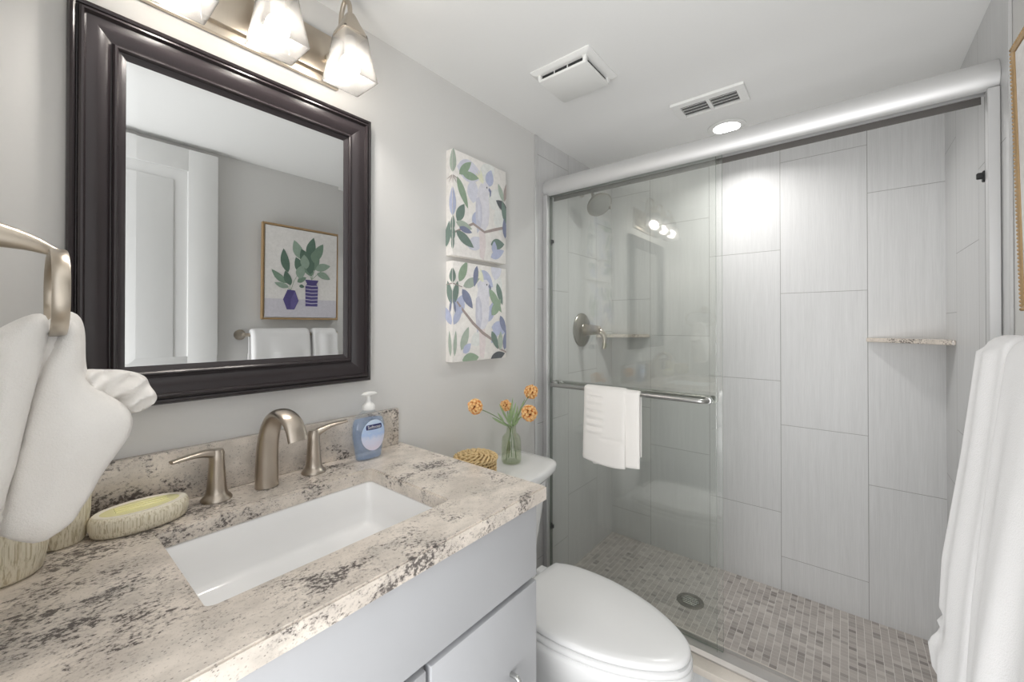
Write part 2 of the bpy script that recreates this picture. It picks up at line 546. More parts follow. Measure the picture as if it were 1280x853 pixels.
# ------------------------------------------------------------------ room shell
structure('floor', 'floor', lambda b: box(b, (-1.6, W - 0.1, -0.1), (1.49, D + 0.1, 0.0)), 'grey tiled bathroom floor')
structure('floor_shower', 'mosaic', lambda b: box(b, (1.55, W - 0.1, -0.1), (XB + 0.1, D + 0.1, ZS)), 'small stone mosaic tiles on the shower floor')
structure('ceiling', 'ceil', lambda b: box(b, (XF - 0.1, W - 0.1, ZC), (XB + 0.1, D + 0.1, ZC + 0.1)), 'smooth white ceiling')
structure('wall_left', 'paint', lambda b: box(b, (XF - 0.1, D, -0.1), (1.487, D + 0.1, ZC)), 'light grey painted wall behind the vanity')
structure('wall_right', 'paint', lambda b: box(b, (XF - 0.1, W - 0.1, -0.1), (1.49, W, ZC)), 'light grey painted wall with the towel bar')
structure('wall_shower_left', 'tile_left', lambda b: box(b, (1.487, D, -0.1), (XB, D + 0.1, ZC)), 'grey tiled shower wall with the shower head')
structure('wall_shower_right', 'tile_right', lambda b: box(b, (1.49, W - 0.1, -0.1), (XB, WT, ZC)), 'grey tiled right end wall of the shower')
structure('wall_shower_back', 'tile_back', lambda b: box(b, (XB, W - 0.1, -0.1), (XB + 0.1, D + 0.1, ZC)), 'grey striated tile at the back of the shower')


def front_wall(b):
    box(b, (XF - 0.1, 0.47, 0), (XF, D, ZC)); box(b, (XF - 0.1, W, 2.085), (XF, 0.47, ZC)); box(b, (XF - 0.1, W, 0), (XF, W + 0.03, 2.085))


structure('wall_front', 'paint', front_wall, 'light grey wall beside the doorway')
structure('trim_1', 'alu', lambda b: box(b, (1.484, D - 0.004, 0.0), (1.502, D, ZC - 0.0005), 0.001, 1), 'slim metal edge where tile meets paint on the left wall')
structure('trim_2', 'alu', lambda b: box(b, (1.482, W, 0.0), (1.503, WT + 0.002, ZC - 0.0005), 0.001, 1), 'slim metal edge where tile meets paint on the right wall')
structure('trim_3', 'tile_curb', lambda b: box(b, (1.488, WT + 0.002, 0.0), (1.628, D - 0.005, 0.074)), 'grey tiled shower curb')
structure('trim_4', 'stone', lambda b: box(b, (1.480, W + 0.006, 0.074), (1.637, D - 0.005, 0.100), 0.003, 2), 'pale stone cap on the shower curb', True)
structure('baseboard_right', 'doorpaint', lambda b: box(b, (0.66, W, 0.0), (1.478, W + 0.012, 0.09), 0.002, 1), 'white baseboard under the towel bar')

# panelled door standing open along the right wall
bm = bmesh.new()
y0, y1 = -0.284, -0.250; dx0, dx1, dz0, dz1 = -0.055, 0.638, 0.012, 2.082
box(bm, (dx0, y0, dz0), (dx1, y1 - 0.008, dz1))
def frame_rect(bm, x0, x1, z0, z1, ya, yb, bev=0.004): box(bm, (x0, ya, z0), (x1, yb, z1), bev, 2)
st = 0.12
frame_rect(bm, dx0, dx0 + st, dz0, dz1, y1 - 0.010, y1); frame_rect(bm, dx1 - st, dx1, dz0, dz1, y1 - 0.010, y1)
for a, b_ in ((dz0, dz0 + 0.2), (0.92, 1.04), (dz1 - 0.105, dz1)): frame_rect(bm, dx0 + st - 0.004, dx1 - st + 0.004, a, b_, y1 - 0.010, y1)
for a, b_ in ((dz0 + 0.25, 0.87), (1.09, dz1 - 0.155)): box(bm, (dx0 + st + 0.05, y1 - 0.012, a), (dx1 - st - 0.05, y1 - 0.001, b_), 0.006, 2)
door = finish('door_1', bm, 'doorpaint', angle=30); tag(door, 'white panelled door standing open, seen in the mirror', kind='structure')


# ------------------------------------------------------------------ shower frame and glass
enc = thing('shower_door_frame', 'satin aluminium shower door frame with rounded header rail', 'shower frame', (1.56, 0.38, 0.1))
enc_off = Vector((-1.56, -0.38, -0.1))


def child(name, bm, mat, par, label=None, **kw):
    """geometry is given in world space; the part keeps it there under its parent"""
    base = Vector(par.location); q = par
    while q.parent is not None:
        q = q.parent; base += Vector(q.location)
    bmesh.ops.translate(bm, vec=-base, verts=bm.verts[:])
    o = finish(name, bm, mat, par, **kw)
    if label: o['label'] = label
    return o


bm = bmesh.new()
prof = []
for i in range(17):
    a = math.radians(-75 + 165 * i / 16)
    prof.append((1.574 - 0.026 * cos(a), 1.889 + 0.039 * sin(a)))
prof = prof + [(1.606, 1.928), (1.606, 1.855), (1.600, 1.855), (1.600, 1.874), (1.568, 1.874), (1.568, 1.8520)]
prism(bm, prof, 1, WT + 0.0006, D - 0.0006)
child('header_rail', bm, 'alu', enc)
bm = bmesh.new(); box(bm, (1.6065, WT + 0.023, 1.836), (1.6095, D - 0.023, 1.90)); child('header_shade_strip', bm, 'gasket', enc, 'dark strip coloured as shade under the header')  # added strip whose dark colour stands in for the header's shaded underside
for s, yw in ((1, D), (-1, WT)):
    bm = bmesh.new()
    yi = yw - s * 0.022
    box(bm, (1.550, min(yi, yw - s * 0.0006), 0.1005), (1.578, max(yi, yw - s * 0.0006), 1.853), 0.0015, 1)
    jb = child('jamb', bm, 'alu', enc)
    bm = bmesh.new(); box(bm, (1.5785, min(yw - s * .018, yw - s * 0.0006), 0.1005), (1.604, max(yw - s * .018, yw - s * 0.0006), 1.853), 0.001, 1)
    child('wall_channel', bm, 'gasket', enc, 'dark grey channel of the frame')
    for zb in (1.643, 0.331):
        bm = bmesh.new(); ya, yb_ = sorted((yi + s * 0.002, yi - s * 0.014)); ya2, yb2 = sorted((yi + s * 0.004, yi - s * 0.004))
        box(bm, (1.579, ya, zb - 0.008), (1.589, yb_, zb + 0.008), 0.002, 1); box(bm, (1.577, ya2, zb - 0.016), (1.592, yb2, zb + 0.012), 0.002, 1)
        child('bumper', bm, 'black', enc, 'small black rubber bumper')
bm = bmesh.new()
prism(bm, [(1.532, 0.1002), (1.604, 0.1002), (1.604, 0.118), (1.600, 0.118), (1.600, 0.108), (1.580, 0.108), (1.580, 0.112), (1.576, 0.112), (1.553, 0.110), (1.548, 0.116), (1.544, 0.116), (1.532, 0.106)], 1, WT + 0.0008, D - 0.0008)
child('bottom_track', bm, 'track', enc)


def pane(name, label, x, ya, yb, group):
    t = thing(name, label, 'glass door', (x, (ya + yb) / 2, 0.12))
    bm = bmesh.new(); box(bm, (x - 0.003, ya, 0.1088), (x + 0.003, yb, 1.868))
    for f in bm.faces:
        f.material_index = 1 if abs(f.normal.x) < 0.5 else 0
    child('glass_pane', bm, ['glass', 'glassedge'], t, smooth=False)
    return t


gd = pane('sliding_shower_door', 'clear glass sliding door in front, the one carrying the steel towel bar', 1.573, 0.347, 1.044, None)
gi = pane('sliding_shower_door', 'clear glass sliding door behind the pane with the towel bar', 1.592, 0.331, 1.048, None)
# towel bar of the outer pane: a long loop with turned-in ends
bm = bmesh.new()
zt, xt = 0.991, 1.530
pp = []
ya, yb = 0.372, 1.018
for i in range(9):
    a = pi / 2 * i / 8; pp.append((xt + 0.034 - 0.034 * sin(a), ya + 0.022 - 0.022 * cos(a), zt))
path = [(1.5695, ya, zt)] + [(xt + 0.022 - 0.022 * sin(pi / 2 * i / 8), ya + 0.022 - 0.022 * cos(pi / 2 * i / 8), zt) for i in range(9)] \
    + [(xt + 0.022 - 0.022 * cos(pi / 2 * i / 8), yb - 0.022 + 0.022 * sin(pi / 2 * i / 8), zt) for i in range(9)] + [(1.5695, yb, zt)]
tube(bm, path, 0.0085, 14)
tb = child('towel_bar', bm, 'steel', gd, 'brushed steel towel bar with turned-in ends')
for y in (ya, yb):
    bm = bmesh.new(); lathe(bm, (1.5698, y, zt), [(0.014, 0), (0.0145, -0.003), (0.012, -0.012), (0.0095, -0.013)], 20, 0)
    child('mount', bm, 'steel', tb)
# the same bar on the shower side of the inner pane
bm = bmesh.new(); xi = 1.634; yai, ybi = 0.362, 1.022
tube(bm, [(1.5955, yai, zt)] + [(xi - 0.022 + 0.022 * sin(pi / 2 * i / 8), yai + 0.022 - 0.022 * cos(pi / 2 * i / 8), zt) for i in range(9)]
     + [(xi - 0.022 + 0.022 * cos(pi / 2 * i / 8), ybi - 0.022 + 0.022 * sin(pi / 2 * i / 8), zt) for i in range(9)] + [(1.5955, ybi, zt)], 0.0085, 14)
tbi = child('towel_bar', bm, 'steel', gi, 'steel towel bar on the shower side')
for y in (yai, ybi):
    bm = bmesh.new(); lathe(bm, (1.5952, y, zt), [(0.014, 0), (0.0145, 0.003), (0.012, 0.012), (0.0095, 0.013)], 20, 0); child('mount', bm, 'steel', tbi)

# small towel folded over that bar
def drape(bm, bar, hx, front_len, back_len, thick, span, axis, sgn, nx, wob, rf=0.013, taper=None):
    """U-shaped cloth: section polygon swept along the bar. bar=(p,z) centre, sgn=+1 front side is towards +p"""
    pc, zc = bar
    a0, a1 = span
    rings = []
    for i in range(nx + 1):
        s = 0.5 - 0.5 * cos(pi * i / nx); h = a0 + (a1 - a0) * s
        e = min(h - a0, a1 - h) / 0.018
        shr = 1.0 if e >= 1 else 0.35 + 0.65 * math.sqrt(max(0, 1 - (1 - e) ** 2))
        ri = rf; ro = rf + thick * shr
        sec_o, sec_i = [], []
        nf = 48
        for k in range(nf + 1):                               # front, bottom to top
            z = zc - front_len(s) * (1 - k / nf); w_ = wob(s, z, 1)
            sec_o.append((pc + sgn * (ro + w_), z)); sec_i.append((pc + sgn * max(ri, ri + w_ * 0.9), z))
        arc_o, arc_i = [], []
        for k in range(1, 10):
            a = pi * k / 10
            arc_o.append((pc + sgn * ro * cos(a), zc + ro * sin(a))); arc_i.append((pc + sgn * ri * cos(a), zc + ri * sin(a)))
        b_o, b_i = [], []
        for k in range(nf + 1):
            z = zc - back_len(s) * k / nf; w_ = wob(s, z, -1)
            b_o.append((pc - sgn * (ro + w_), z)); b_i.append((pc - sgn * (ri + w_ * 0.5), z))
        fo = sec_o; poly = fo + arc_o + b_o
        inner = list(reversed(sec_i + arc_i + b_i))
        # rounded hems
        hb = ((b_o[-1][0] + b_i[-1][0]) / 2, b_o[-1][1] - 0.006); hf = ((sec_o[0][0] + sec_i[0][0]) / 2, sec_o[0][1] - 0.006)
        poly = poly + [hb] + inner + [hf]
        if axis == 0: rings.append([Vector((h, p, z)) for p, z in poly])
        else: rings.append([Vector((p, h, z)) for p, z in poly])
    vs = loft(bm, rings, False, False)
    for ring, flip in ((vs[0], True), (vs[-1], False)):
        n = len(ring); m_ = (n - 2) // 2                       # outer strip / inner strip
        outer = ring[:m_]; inner = list(reversed(ring[m_ + 1:-1])); hbv, hfv = ring[m_], ring[-1]
        for k in range(m_ - 1):
            bm.faces.new((outer[k], outer[k + 1], inner[k + 1], inner[k]))
        bm.faces.new((outer[0], inner[0], hfv)); bm.faces.new((outer[-1], hbv, inner[-1]))


bm = bmesh.new()
zb = 0.991
def wob_small(s, z, side):
    w = 0.0025 * sin(7 * s + z * 10)
    if side > 0:
        w += 0.010 * max(0, (zb - z)) / 0.3
        if 0.5 < s < 0.92:                                    # ribbed band pressed into the cloth
            q = (z - 0.88) / 0.03
            if 0.82 < z < 0.975: w += 0.0055 * sin(2 * pi * q) * min(1, (s - 0.5) * 12, (0.92 - s) * 12)
        if abs(z - 0.80) < 0.006 and s < 0.55: w -= 0.003
    else:
        w = 0.0015 * sin(15 * s)
    return w
def wob_small_c(s, z, side):
    return wob_small(s, z, side) if side > 0 else min(0.002, max(-0.001, wob_small(s, z, side)))
drape(bm, (xt, zb), None, lambda s: 0.285 + 0.012 * sin(3 * s) - 0.012 * s, lambda s: 0.25, 0.011, (0.655, 0.838), 1, -1, 34, wob_small_c, rf=0.0092)
sub_b = bm
# second layer of the fold, showing past the right edge
drape(bm, (xt, zb - 0.0008), None, lambda s: 0.275 + 0.02 * s, lambda s: 0.235 + 0.01 * sin(7 * s), 0.0075, (0.602, 0.80), 1, -1, 30, lambda s, z, sd: (0.002 * sin(11 * s) if sd > 0 else 0.0), rf=0.0088)
ht = finish('hand_towel', bm, 'terrywarm', angle=60)
tag(ht, 'small white hand towel folded over the steel bar on the glass shower door', 'towel')


# ------------------------------------------------------------------ shower fittings
t = thing('showerhead', 'brushed nickel shower head on a bent arm high on the tiled wall', 'shower head', (1.905, D - 0.001, 1.962))
bm = bmesh.new(); lathe(bm, (1.905, D - 0.0006, 1.962), [(0.030, 0), (0.030, -0.004), (0.022, -0.012), (0.011, -0.016)], 28, 1); child('flange', bm, 'bronzed', t)
hc = Vector((1.868, 0.945, 1.862)); hn = Vector((-0.30, -0.62, -0.72)).normalized()
bm = bmesh.new(); back = hc - hn * 0.066
tube(bm, smooth_path([(1.905, D - 0.006, 1.962), (1.903, 1.035, 1.962), (1.897, 1.005, 1.948), tuple(back)], 8), 0.0085, 14); child('arm', bm, 'bronzed', t)
rot = hn.to_track_quat('Z', 'Y').to_matrix().to_4x4(); mt = Matrix.Translation(hc) @ rot
bm = bmesh.new(); lathe(bm, (0, 0, 0), [(0.010, -0.074), (0.016, -0.066), (0.018, -0.056), (0.016, -0.048), (0.030, -0.038), (0.052, -0.022), (0.064, -0.006), (0.066, 0.002), (0.063, 0.007), (0.058, 0.006)], 36, 2, mtx=mt); hd = child('head', bm, 'bronzed', t)
bm = bmesh.new(); lathe(bm, (0, 0, 0), [(0.0585, 0.0062), (0.055, 0.0085), (0.03, 0.0095), (0.0, 0.0098)], 36, 2, mtx=mt); child('nozzle_plate', bm, 'nozzles', hd, 'grey face dotted with nozzles')
bm = bmesh.new(); a = mt @ Vector((0.062, 0.0, 0.004)); tube(bm, [a, a + Vector((0.0, -0.004, -0.014))], [0.005, 0.004], 8); child('lever_tab', bm, 'bronzed', hd)

t = thing('shower_valve', 'round brushed nickel shower valve with a bent lever handle on the tiled wall', 'shower valve', (1.907, D - 0.001, 1.232))
bm = bmesh.new(); lathe(bm, (1.907, D - 0.0006, 1.232), [(0.088, 0), (0.088, -0.004), (0.082, -0.010), (0.055, -0.017), (0.035, -0.020), (0.033, -0.022)], 48, 1); child('escutcheon', bm, 'bronzed', t)
bm = bmesh.new(); lathe(bm, (1.907, D - 0.018, 1.232), [(0.032, 0), (0.029, -0.02), (0.025, -0.06), (0.022, -0.085), (0.012, -0.092)], 28, 1)
tube(bm, smooth_path([(1.905, D - 0.06, 1.23), (1.915, D - 0.098, 1.226), (1.925, D - 0.118, 1.205), (1.928, D - 0.121, 1.17), (1.926, D - 0.118, 1.135)], 8), lerp_list([0.020, 0.018, 0.014, 0.011, 0.009], 33), 14)
child('lever_handle', bm, 'nickel', t)


def shelf(name, label, y_c, y_leg, x_leg):
    bm = bmesh.new(); s = 1 if y_leg > y_c else -1
    yc = y_c + s * 0.0006; xc = XB - 0.0006
    prism(bm, [(xc, yc), (XB - x_leg, yc), (XB - x_leg, yc + s * 0.012), (xc - 0.012, y_leg), (xc, y_leg)], 2, 1.188, 1.205, bev=0.002)
    o = finish(name, bm, 'granite', angle=40); tag(o, label, 'shelf'); return o


shelf('corner_shelf', 'granite corner shelf behind the glass, beside the shower valve', D, 0.841, 0.20)
shelf('corner_shelf', 'granite corner shelf on the open right side of the shower', WT, -0.072, 0.183)

t = thing('floor_drain', 'round metal drain set in the mosaic shower floor', 'drain', (1.921, 0.532, ZS))
bm = bmesh.new(); lathe(bm, (1.921, 0.532, ZS + 0.0005), [(0.056, 0), (0.056, 0.0015), (0.052, 0.003), (0.036, 0.003), (0.034, 0.001), (0.0, 0.001)], 40, 2); child('rim', bm, 'bronzed', t)
bm = bmesh.new()
for i in range(-2, 3):
    w_ = math.sqrt(max(0, 0.033 ** 2 - (i * 0.012) ** 2))
    box(bm, (1.921 + i * 0.012 - 0.0035, 0.532 - w_, ZS + 0.0017), (1.921 + i * 0.012 + 0.0035, 0.532 + w_, ZS + 0.0042), 0.0008, 1)
child('grate', bm, 'steel', t, 'light metal grate')


# ------------------------------------------------------------------ ceiling things
t = thing('ceiling_exhaust_fan', 'square white exhaust fan with a dropped cover on the ceiling', 'fan', (1.213, 0.708, ZC))
bm = bmesh.new()
loft(bm, [rrect(1.213, 0.708, 0.103, 0.112, 0.006, ZC - 0.0006), rrect(1.213, 0.708, 0.103, 0.112, 0.006, ZC - 0.004), rrect(1.213, 0.708, 0.094, 0.103, 0.006, ZC - 0.011), rrect(1.213, 0.708, 0.080, 0.088, 0.006, ZC - 0.011)], mat=0)
child('grille_plate', bm, 'white', t)
bm = bmesh.new(); box(bm, (1.213 - 0.074, 0.708 - 0.082, ZC - 0.0245), (1.213 + 0.074, 0.708 + 0.082, ZC - 0.0112)); child('fan_gap_shade', bm, 'darkvent', t, 'dark block coloured as the shaded opening above the cover')
bm = bmesh.new(); box(bm, (1.213 - 0.082, 0.708 - 0.090, ZC - 0.034), (1.213 + 0.082, 0.708 + 0.090, ZC - 0.024), 0.004, 2)
for sx in (-1, 1):
    for sy in (-1, 1): box(bm, (1.213 + sx * 0.077 - 0.006, 0.708 + sy * 0.085 - 0.006, ZC - 0.028), (1.213 + sx * 0.077 + 0.006, 0.708 + sy * 0.085 + 0.006, ZC - 0.0105), 0.001, 1)
for k in (-0.02, 0.03): box(bm, (1.213 - 0.077, 0.708 + k - 0.0012, ZC - 0.026), (1.213 - 0.0735, 0.708 + k + 0.0012, ZC - 0.0105))
child('cover', bm, 'white', t)

t = thing('air_vent', 'small white ceiling register with two groups of louvres near the shower', 'vent', (1.69, 0.393, ZC))
vx0, vx1, vy0, vy1 = 1.62, 1.762, 0.268, 0.520
ix0, ix1 = 1.652, 1.742
bm = bmesh.new(); zt0, zt1 = ZC - 0.0006, ZC - 0.011
for a, b_ in (((vx0, vy0), (ix0, vy1)), ((ix1, vy0), (vx1, vy1)), ((ix0 - .001, vy0), (ix1 + .001, 0.297)), ((ix0 - .001, 0.491), (ix1 + .001, vy1)), ((ix0 - .001, 0.387), (ix1 + .001, 0.400))):
    box(bm, (a[0], a[1], zt1), (b_[0], b_[1], zt0), 0.0012, 1)
child('register_frame', bm, 'white', t)
bm = bmesh.new(); box(bm, (ix0 - 0.002, 0.296, ZC - 0.0018), (ix1 + 0.002, 0.492, ZC - 0.0008)); child('duct_shade_sheet', bm, 'duct', t, 'grey sheet coloured as the shaded duct behind the louvres')
for ya, yb in ((0.2985, 0.3855), (0.4015, 0.4895)):
    for k in range(4):
        bm = bmesh.new(); xm = ix0 + 0.0115 + k * 0.0222
        mtx = Matrix.Translation((xm, 0, ZC - 0.0065)) @ Matrix.Rotation(math.radians(-38), 4, 'Y')
        box(bm, (-0.0066, ya, -0.0006), (0.0066, yb, 0.0006), 0.0, 1, mtx=mtx); child('louvre', bm, 'white', t)

t = thing('recessed_ceiling_light', 'round recessed ceiling light shining above the shower rail', 'light', (1.955, 0.388, ZC))
bm = bmesh.new(); lathe(bm, (1.955, 0.388, ZC - 0.0006), [(0.074, 0), (0.074, -0.003), (0.068, -0.005), (0.053, -0.005), (0.051, -0.002)], 48, 2); child('trim_ring', bm, 'white', t)
bm = bmesh.new(); lathe(bm, (1.955, 0.388, ZC - 0.003), [(0.051, 0.001), (0.050, -0.0025), (0.034, -0.0045), (0.0, -0.005)], 40, 2); child('lens', bm, 'lens', t, 'glowing white lens')


# ------------------------------------------------------------------ mirror
t = thing('wall_mirror', 'large wall mirror in a wide dark espresso moulded frame', 'mirror', (0.355, D, 1.47))
fx0, fx1, fz0, fz1 = 0.058, 0.652, 1.101, 1.842
prof = [(0.0, 0.0008), (0.0, 0.022), (0.003, 0.027), (0.007, 0.0285), (0.010, 0.027), (0.0115, 0.024), (0.0125, 0.024), (0.014, 0.030), (0.017, 0.0335), (0.020, 0.0335), (0.022, 0.030), (0.0235, 0.0265),
        (0.028, 0.0265), (0.036, 0.0255), (0.044, 0.023), (0.052, 0.019), (0.056, 0.0165), (0.0575, 0.0165), (0.0585, 0.021), (0.061, 0.0235), (0.064, 0.0235), (0.0665, 0.021), (0.0675, 0.0175), (0.070, 0.0165), (0.0735, 0.0145), (0.078, 0.012), (0.078, 0.0008)]
bm = bmesh.new()
rings = []
for s, p in prof:
    y = D - p
    rings.append([Vector((fx0 + s, y, fz0 + s)), Vector((fx1 - s, y, fz0 + s)), Vector((fx1 - s, y, fz1 - s)), Vector((fx0 + s, y, fz1 - s))])
loft(bm, rings, False, False, closed=True)
child('frame', bm, 'espresso', t, angle=24)
bm = bmesh.new()
gx0, gx1, gz0, gz1 = fx0 + 0.077, fx1 - 0.077, fz0 + 0.077, fz1 - 0.077
b1 = 0.016
R0 = [Vector((gx0, D - 0.0115, gz0)), Vector((gx1, D - 0.0115, gz0)), Vector((gx1, D - 0.0115, gz1)), Vector((gx0, D - 0.0115, gz1))]
R1 = [Vector((gx0 + b1, D - 0.0120, gz0 + b1)), Vector((gx1 - b1, D - 0.0120, gz0 + b1)), Vector((gx1 - b1, D - 0.0120, gz1 - b1)), Vector((gx0 + b1, D - 0.0120, gz1 - b1))]
RB = [Vector((v.x, D - 0.006, v.z)) for v in R0]
loft(bm, [RB, R0, R1], True, True)
child('mirror_glass', bm, 'mirror', t, 'bevelled mirror glass', smooth=False)


# ------------------------------------------------------------------ vanity light
t = thing('vanity_light', 'satin nickel bar light with three frosted square glass shades above the mirror', 'light', (0.355, D, 1.96))
bm = bmesh.new(); box(bm, (0.150, D - 0.014, 1.897), (0.560, D - 0.0006, 2.030), 0.002, 2)
box(bm, (0.184, D - 0.030, 1.914), (0.526, D - 0.013, 2.014), 0.002, 2); child('backplate', bm, 'nickelw', t)
for i, sx in enumerate((0.194, 0.362, 0.530)):
    sy = 0.945
    bm = bmesh.new()
    lathe(bm, (sx, D - 0.030, 1.955), [(0.016, 0), (0.016, -0.004), (0.009, -0.008)], 20, 1)
    tube(bm, smooth_path([(sx, D - 0.034, 1.955), (sx, D - 0.058, 1.962), (sx, D - 0.075, 1.995), (sx, D - 0.082, 2.050), (sx, D - 0.100, 2.076), (sx, D - 0.120, 2.058), (sx, sy, 2.022)], 7), 0.0058, 12)
    arm = child('arm', bm, 'nickelw', t)
    bm = bmesh.new()
    loft(bm, [rrect(sx, sy, h, h, h * 0.3, z, 3) for h, z in ((0.008, 2.032), (0.011, 2.026), (0.020, 2.004), (0.0305, 1.982), (0.0322, 1.975), (0.029, 1.975))]); child('cap', bm, 'nickelw', arm)
    hs = [(0.0300, 1.980), (0.0318, 1.972), (0.0340, 1.955), (0.0365, 1.932), (0.0410, 1.907), (0.0455, 1.882), (0.0490, 1.863)]
    bm = bmesh.new()
    outer = [rrect(sx, sy, h, h, 0.0035, z, 2) for h, z in hs]; inner = [rrect(sx, sy, h - 0.003, h - 0.003, 0.002, z, 2) for h, z in reversed(hs)]
    loft(bm, outer + inner, False, False, closed=True)
    sh = child('lamp_shade', bm, 'shade', t, 'frosted glass shade flaring to a square opening')
    bm = bmesh.new()
    lathe(bm, (sx, sy, 0), [(0.0, 1.877), (0.010, 1.879), (0.018, 1.885), (0.0230, 1.895), (0.0240, 1.903), (0.0225, 1.912), (0.0170, 1.922), (0.0125, 1.927)], 24, 2); bl_ = child('bulb', bm, 'bulb', sh, 'glowing round bulb')
    bm = bmesh.new(); lathe(bm, (sx, sy, 0), [(0.0122, 1.9275), (0.013, 1.935), (0.013, 1.972)], 20, 2); child('socket', bm, 'white', arm)


# ------------------------------------------------------------------ wall art on the mirror wall: two canvases
def clip(poly, f):
    out = []
    for i in range(len(poly)):
        a, b = poly[i - 1], poly[i]; fa, fb = f(a), f(b)
        if (fa >= 0) != (fb >= 0):
            t_ = fa / (fa - fb); out.append((a[0] + (b[0] - a[0]) * t_, a[1] + (b[1] - a[1]) * t_))
        if fb >= 0: out.append(b)
    return out


def leaf2(cx, cy, ln, wd, ang, k=9, bend=0.0):
    pts = []
    for s in (1, -1):
        for i in range(k if s > 0 else k):
            u = i / (k - 1) if s > 0 else 1 - i / (k - 1)
            if s < 0 and i in (0, k - 1): continue
            w_ = wd * 0.5 * (sin(pi * u ** 0.85)) ** 0.85 if 0 < u < 1 else 0
            x = u * ln; y = s * w_ + bend * sin(pi * u) * ln
            pts.append((cx + x * cos(ang) - y * sin(ang), cy + x * sin(ang) + y * cos(ang)))
    return pts


def strip2(path, widths):
    Lf, Rt = [], []
    for i, p in enumerate(path):
        a = path[max(i - 1, 0)]; b = path[min(i + 1, len(path) - 1)]; d = Vector((b[0] - a[0], b[1] - a[1])).normalized()
        w_ = widths[i] / 2; Lf.append((p[0] - d.y * w_, p[1] + d.x * w_)); Rt.append((p[0] + d.y * w_, p[1] - d.x * w_))
    return Lf + Rt[::-1]


INK = {'cream': L(243, 240, 236), 'sage': L(178, 190, 178), 'deep': L(128, 146, 138), 'moss': L(156, 176, 154), 'slate': L(140, 146, 170), 'peri': L(190, 196, 220), 'lilac': L(220, 221, 232), 'branch': L(172, 160, 156), 'dark': L(104, 108, 112),
       'birdwhite': L(228, 227, 234), 'birdgrey': L(210, 210, 222), 'crest': L(234, 235, 212), 'pinkish': L(232, 222, 222), 'paler': L(232, 234, 231),
       'vase': L(96, 88, 140), 'vaseline': L(216, 212, 226), 'table': L(214, 211, 219), 'pic': L(236, 233, 230), 'plant': L(132, 156, 138), 'plant2': L(158, 178, 162), 'plant3': L(104, 128, 114), 'vase2': L(112, 104, 156)}


def watercolour(name, col):
    t = NT('ink_' + name); n = t.noise(t.pos(), 70.0, 4, 0.6)
    return t.pbr(t.mix(t.ramp(n, [(0.3, 0.0), (0.7, 1.0)]), tuple(c * 0.93 for c in col), tuple(min(1, c * 1.06) for c in col)), 0.7, spec=0.2)


INKM = {k: watercolour(k, v) for k, v in INK.items()}


def art(shapes, w, h, depth, place):
    """2-D shapes (name, polygon) -> thin layers on the front and, for u<0, folded on to the left side"""
    names = []
    bm = bmesh.new(); layer = 0
    for nm, poly in shapes:
        if nm not in names: names.append(nm)
        layer += 1
        off = 0.00025 + 0.00004 * layer
        for side in (0, 1):
            p = clip(poly, (lambda q: q[0]) if side == 0 else (lambda q: -q[0]))
            for f in ((lambda q: q[1]), (lambda q: h - q[1]), (lambda q: w - q[0]), (lambda q: q[0] + depth)):
                if len(p) >= 3: p = clip(p, f)
            if len(p) < 3: continue
            clean = [p[0]]
            for q in p[1:]:
                if math.hypot(q[0] - clean[-1][0], q[1] - clean[-1][1]) > 1e-6: clean.append(q)
            if len(clean) < 3: continue
            vs = [bm.verts.new(place(q[0], q[1], off, side)) for q in clean]
            tri = geometry.tessellate_polygon([[Vector((q[0], q[1], 0)) for q in clean]])
            for a in tri:
                try:
                    f = bm.faces.new([vs[k] for k in a]); f.material_index = names.index(nm)
                except ValueError: pass
    return bm, [INKM[n] for n in names]


def canvas(name, label, x0, z0, w, h, shapes):
    dp = 0.034; yf = D - dp
    t = thing(name, label, 'wall art', (x0 + w / 2, D, z0))
    bm = bmesh.new(); box(bm, (x0, yf, z0), (x0 + w, D - 0.0006, z0 + h), 0.0012, 2)
    child('stretched_canvas', bm, INKM['cream'], t)
    def place(u, v, off, side):
        return Vector((x0 + u, yf - off, z0 + v)) if side == 0 else Vector((x0 - off, yf - u, z0 + v))
    bm, mats = art(shapes, w, h, dp - 0.001, place)
    child('painting', bm, mats, t, 'painted leaves, branch and pale cockatoo', smooth=False)


def bird(cx, cy, s):
    """pale perched cockatoo looking right; (cx,cy) = feet"""
    sh = []
    sh.append(('pinkish', [(cx - .018 * s, cy + .01), (cx + .012 * s, cy + .01), (cx + .016 * s, cy - .06 * s), (cx + .006 * s, cy - .11 * s), (cx - .014 * s, cy - .10 * s)]))
    body = [(-.030, .00), (-.036, .04), (-.034, .09), (-.022, .135), (-.012, .155), (.002, .168), (.020, .170), (.034, .160), (.036, .145), (.030, .125), (.034, .10), (.036, .06), (.030, .02), (.012, -.005), (-.012, -.01)]
    sh.append(('birdwhite', [(cx + a * s, cy + b * s) for a, b in body]))
    sh.append(('birdgrey', [(cx + a * s, cy + b * s) for a, b in [(-.036, .04), (-.034, .10), (-.018, .11), (-.004, .08), (-.002, .03), (-.012, -.005), (-.028, -.02)]]))
    sh.append(('lilac', [(cx + a * s, cy + b * s) for a, b in [(-.026, .03), (-.024, .09), (-.012, .07), (-.010, .02)]]))
    for k, a in enumerate((1.9, 2.2, 2.5)): sh.append(('crest', leaf2(cx + .004 * s, cy + .160 * s, .05 * s, .012 * s, a)))
    sh.append(('slate', [(cx + a * s, cy + b * s) for a, b in [(.034, .155), (.046, .146), (.044, .128), (.038, .120), (.036, .138), (.030, .146)]]))
    sh.append(('dark', [(cx + .022 * s + .0032 * s * cos(q), cy + .152 * s + .0035 * s * sin(q)) for q in [i * pi / 4 for i in range(8)]]))
    return sh


def mirrored(shs):   # the print is folded at the left edge, so what lies near it repeats around the corner
    return shs


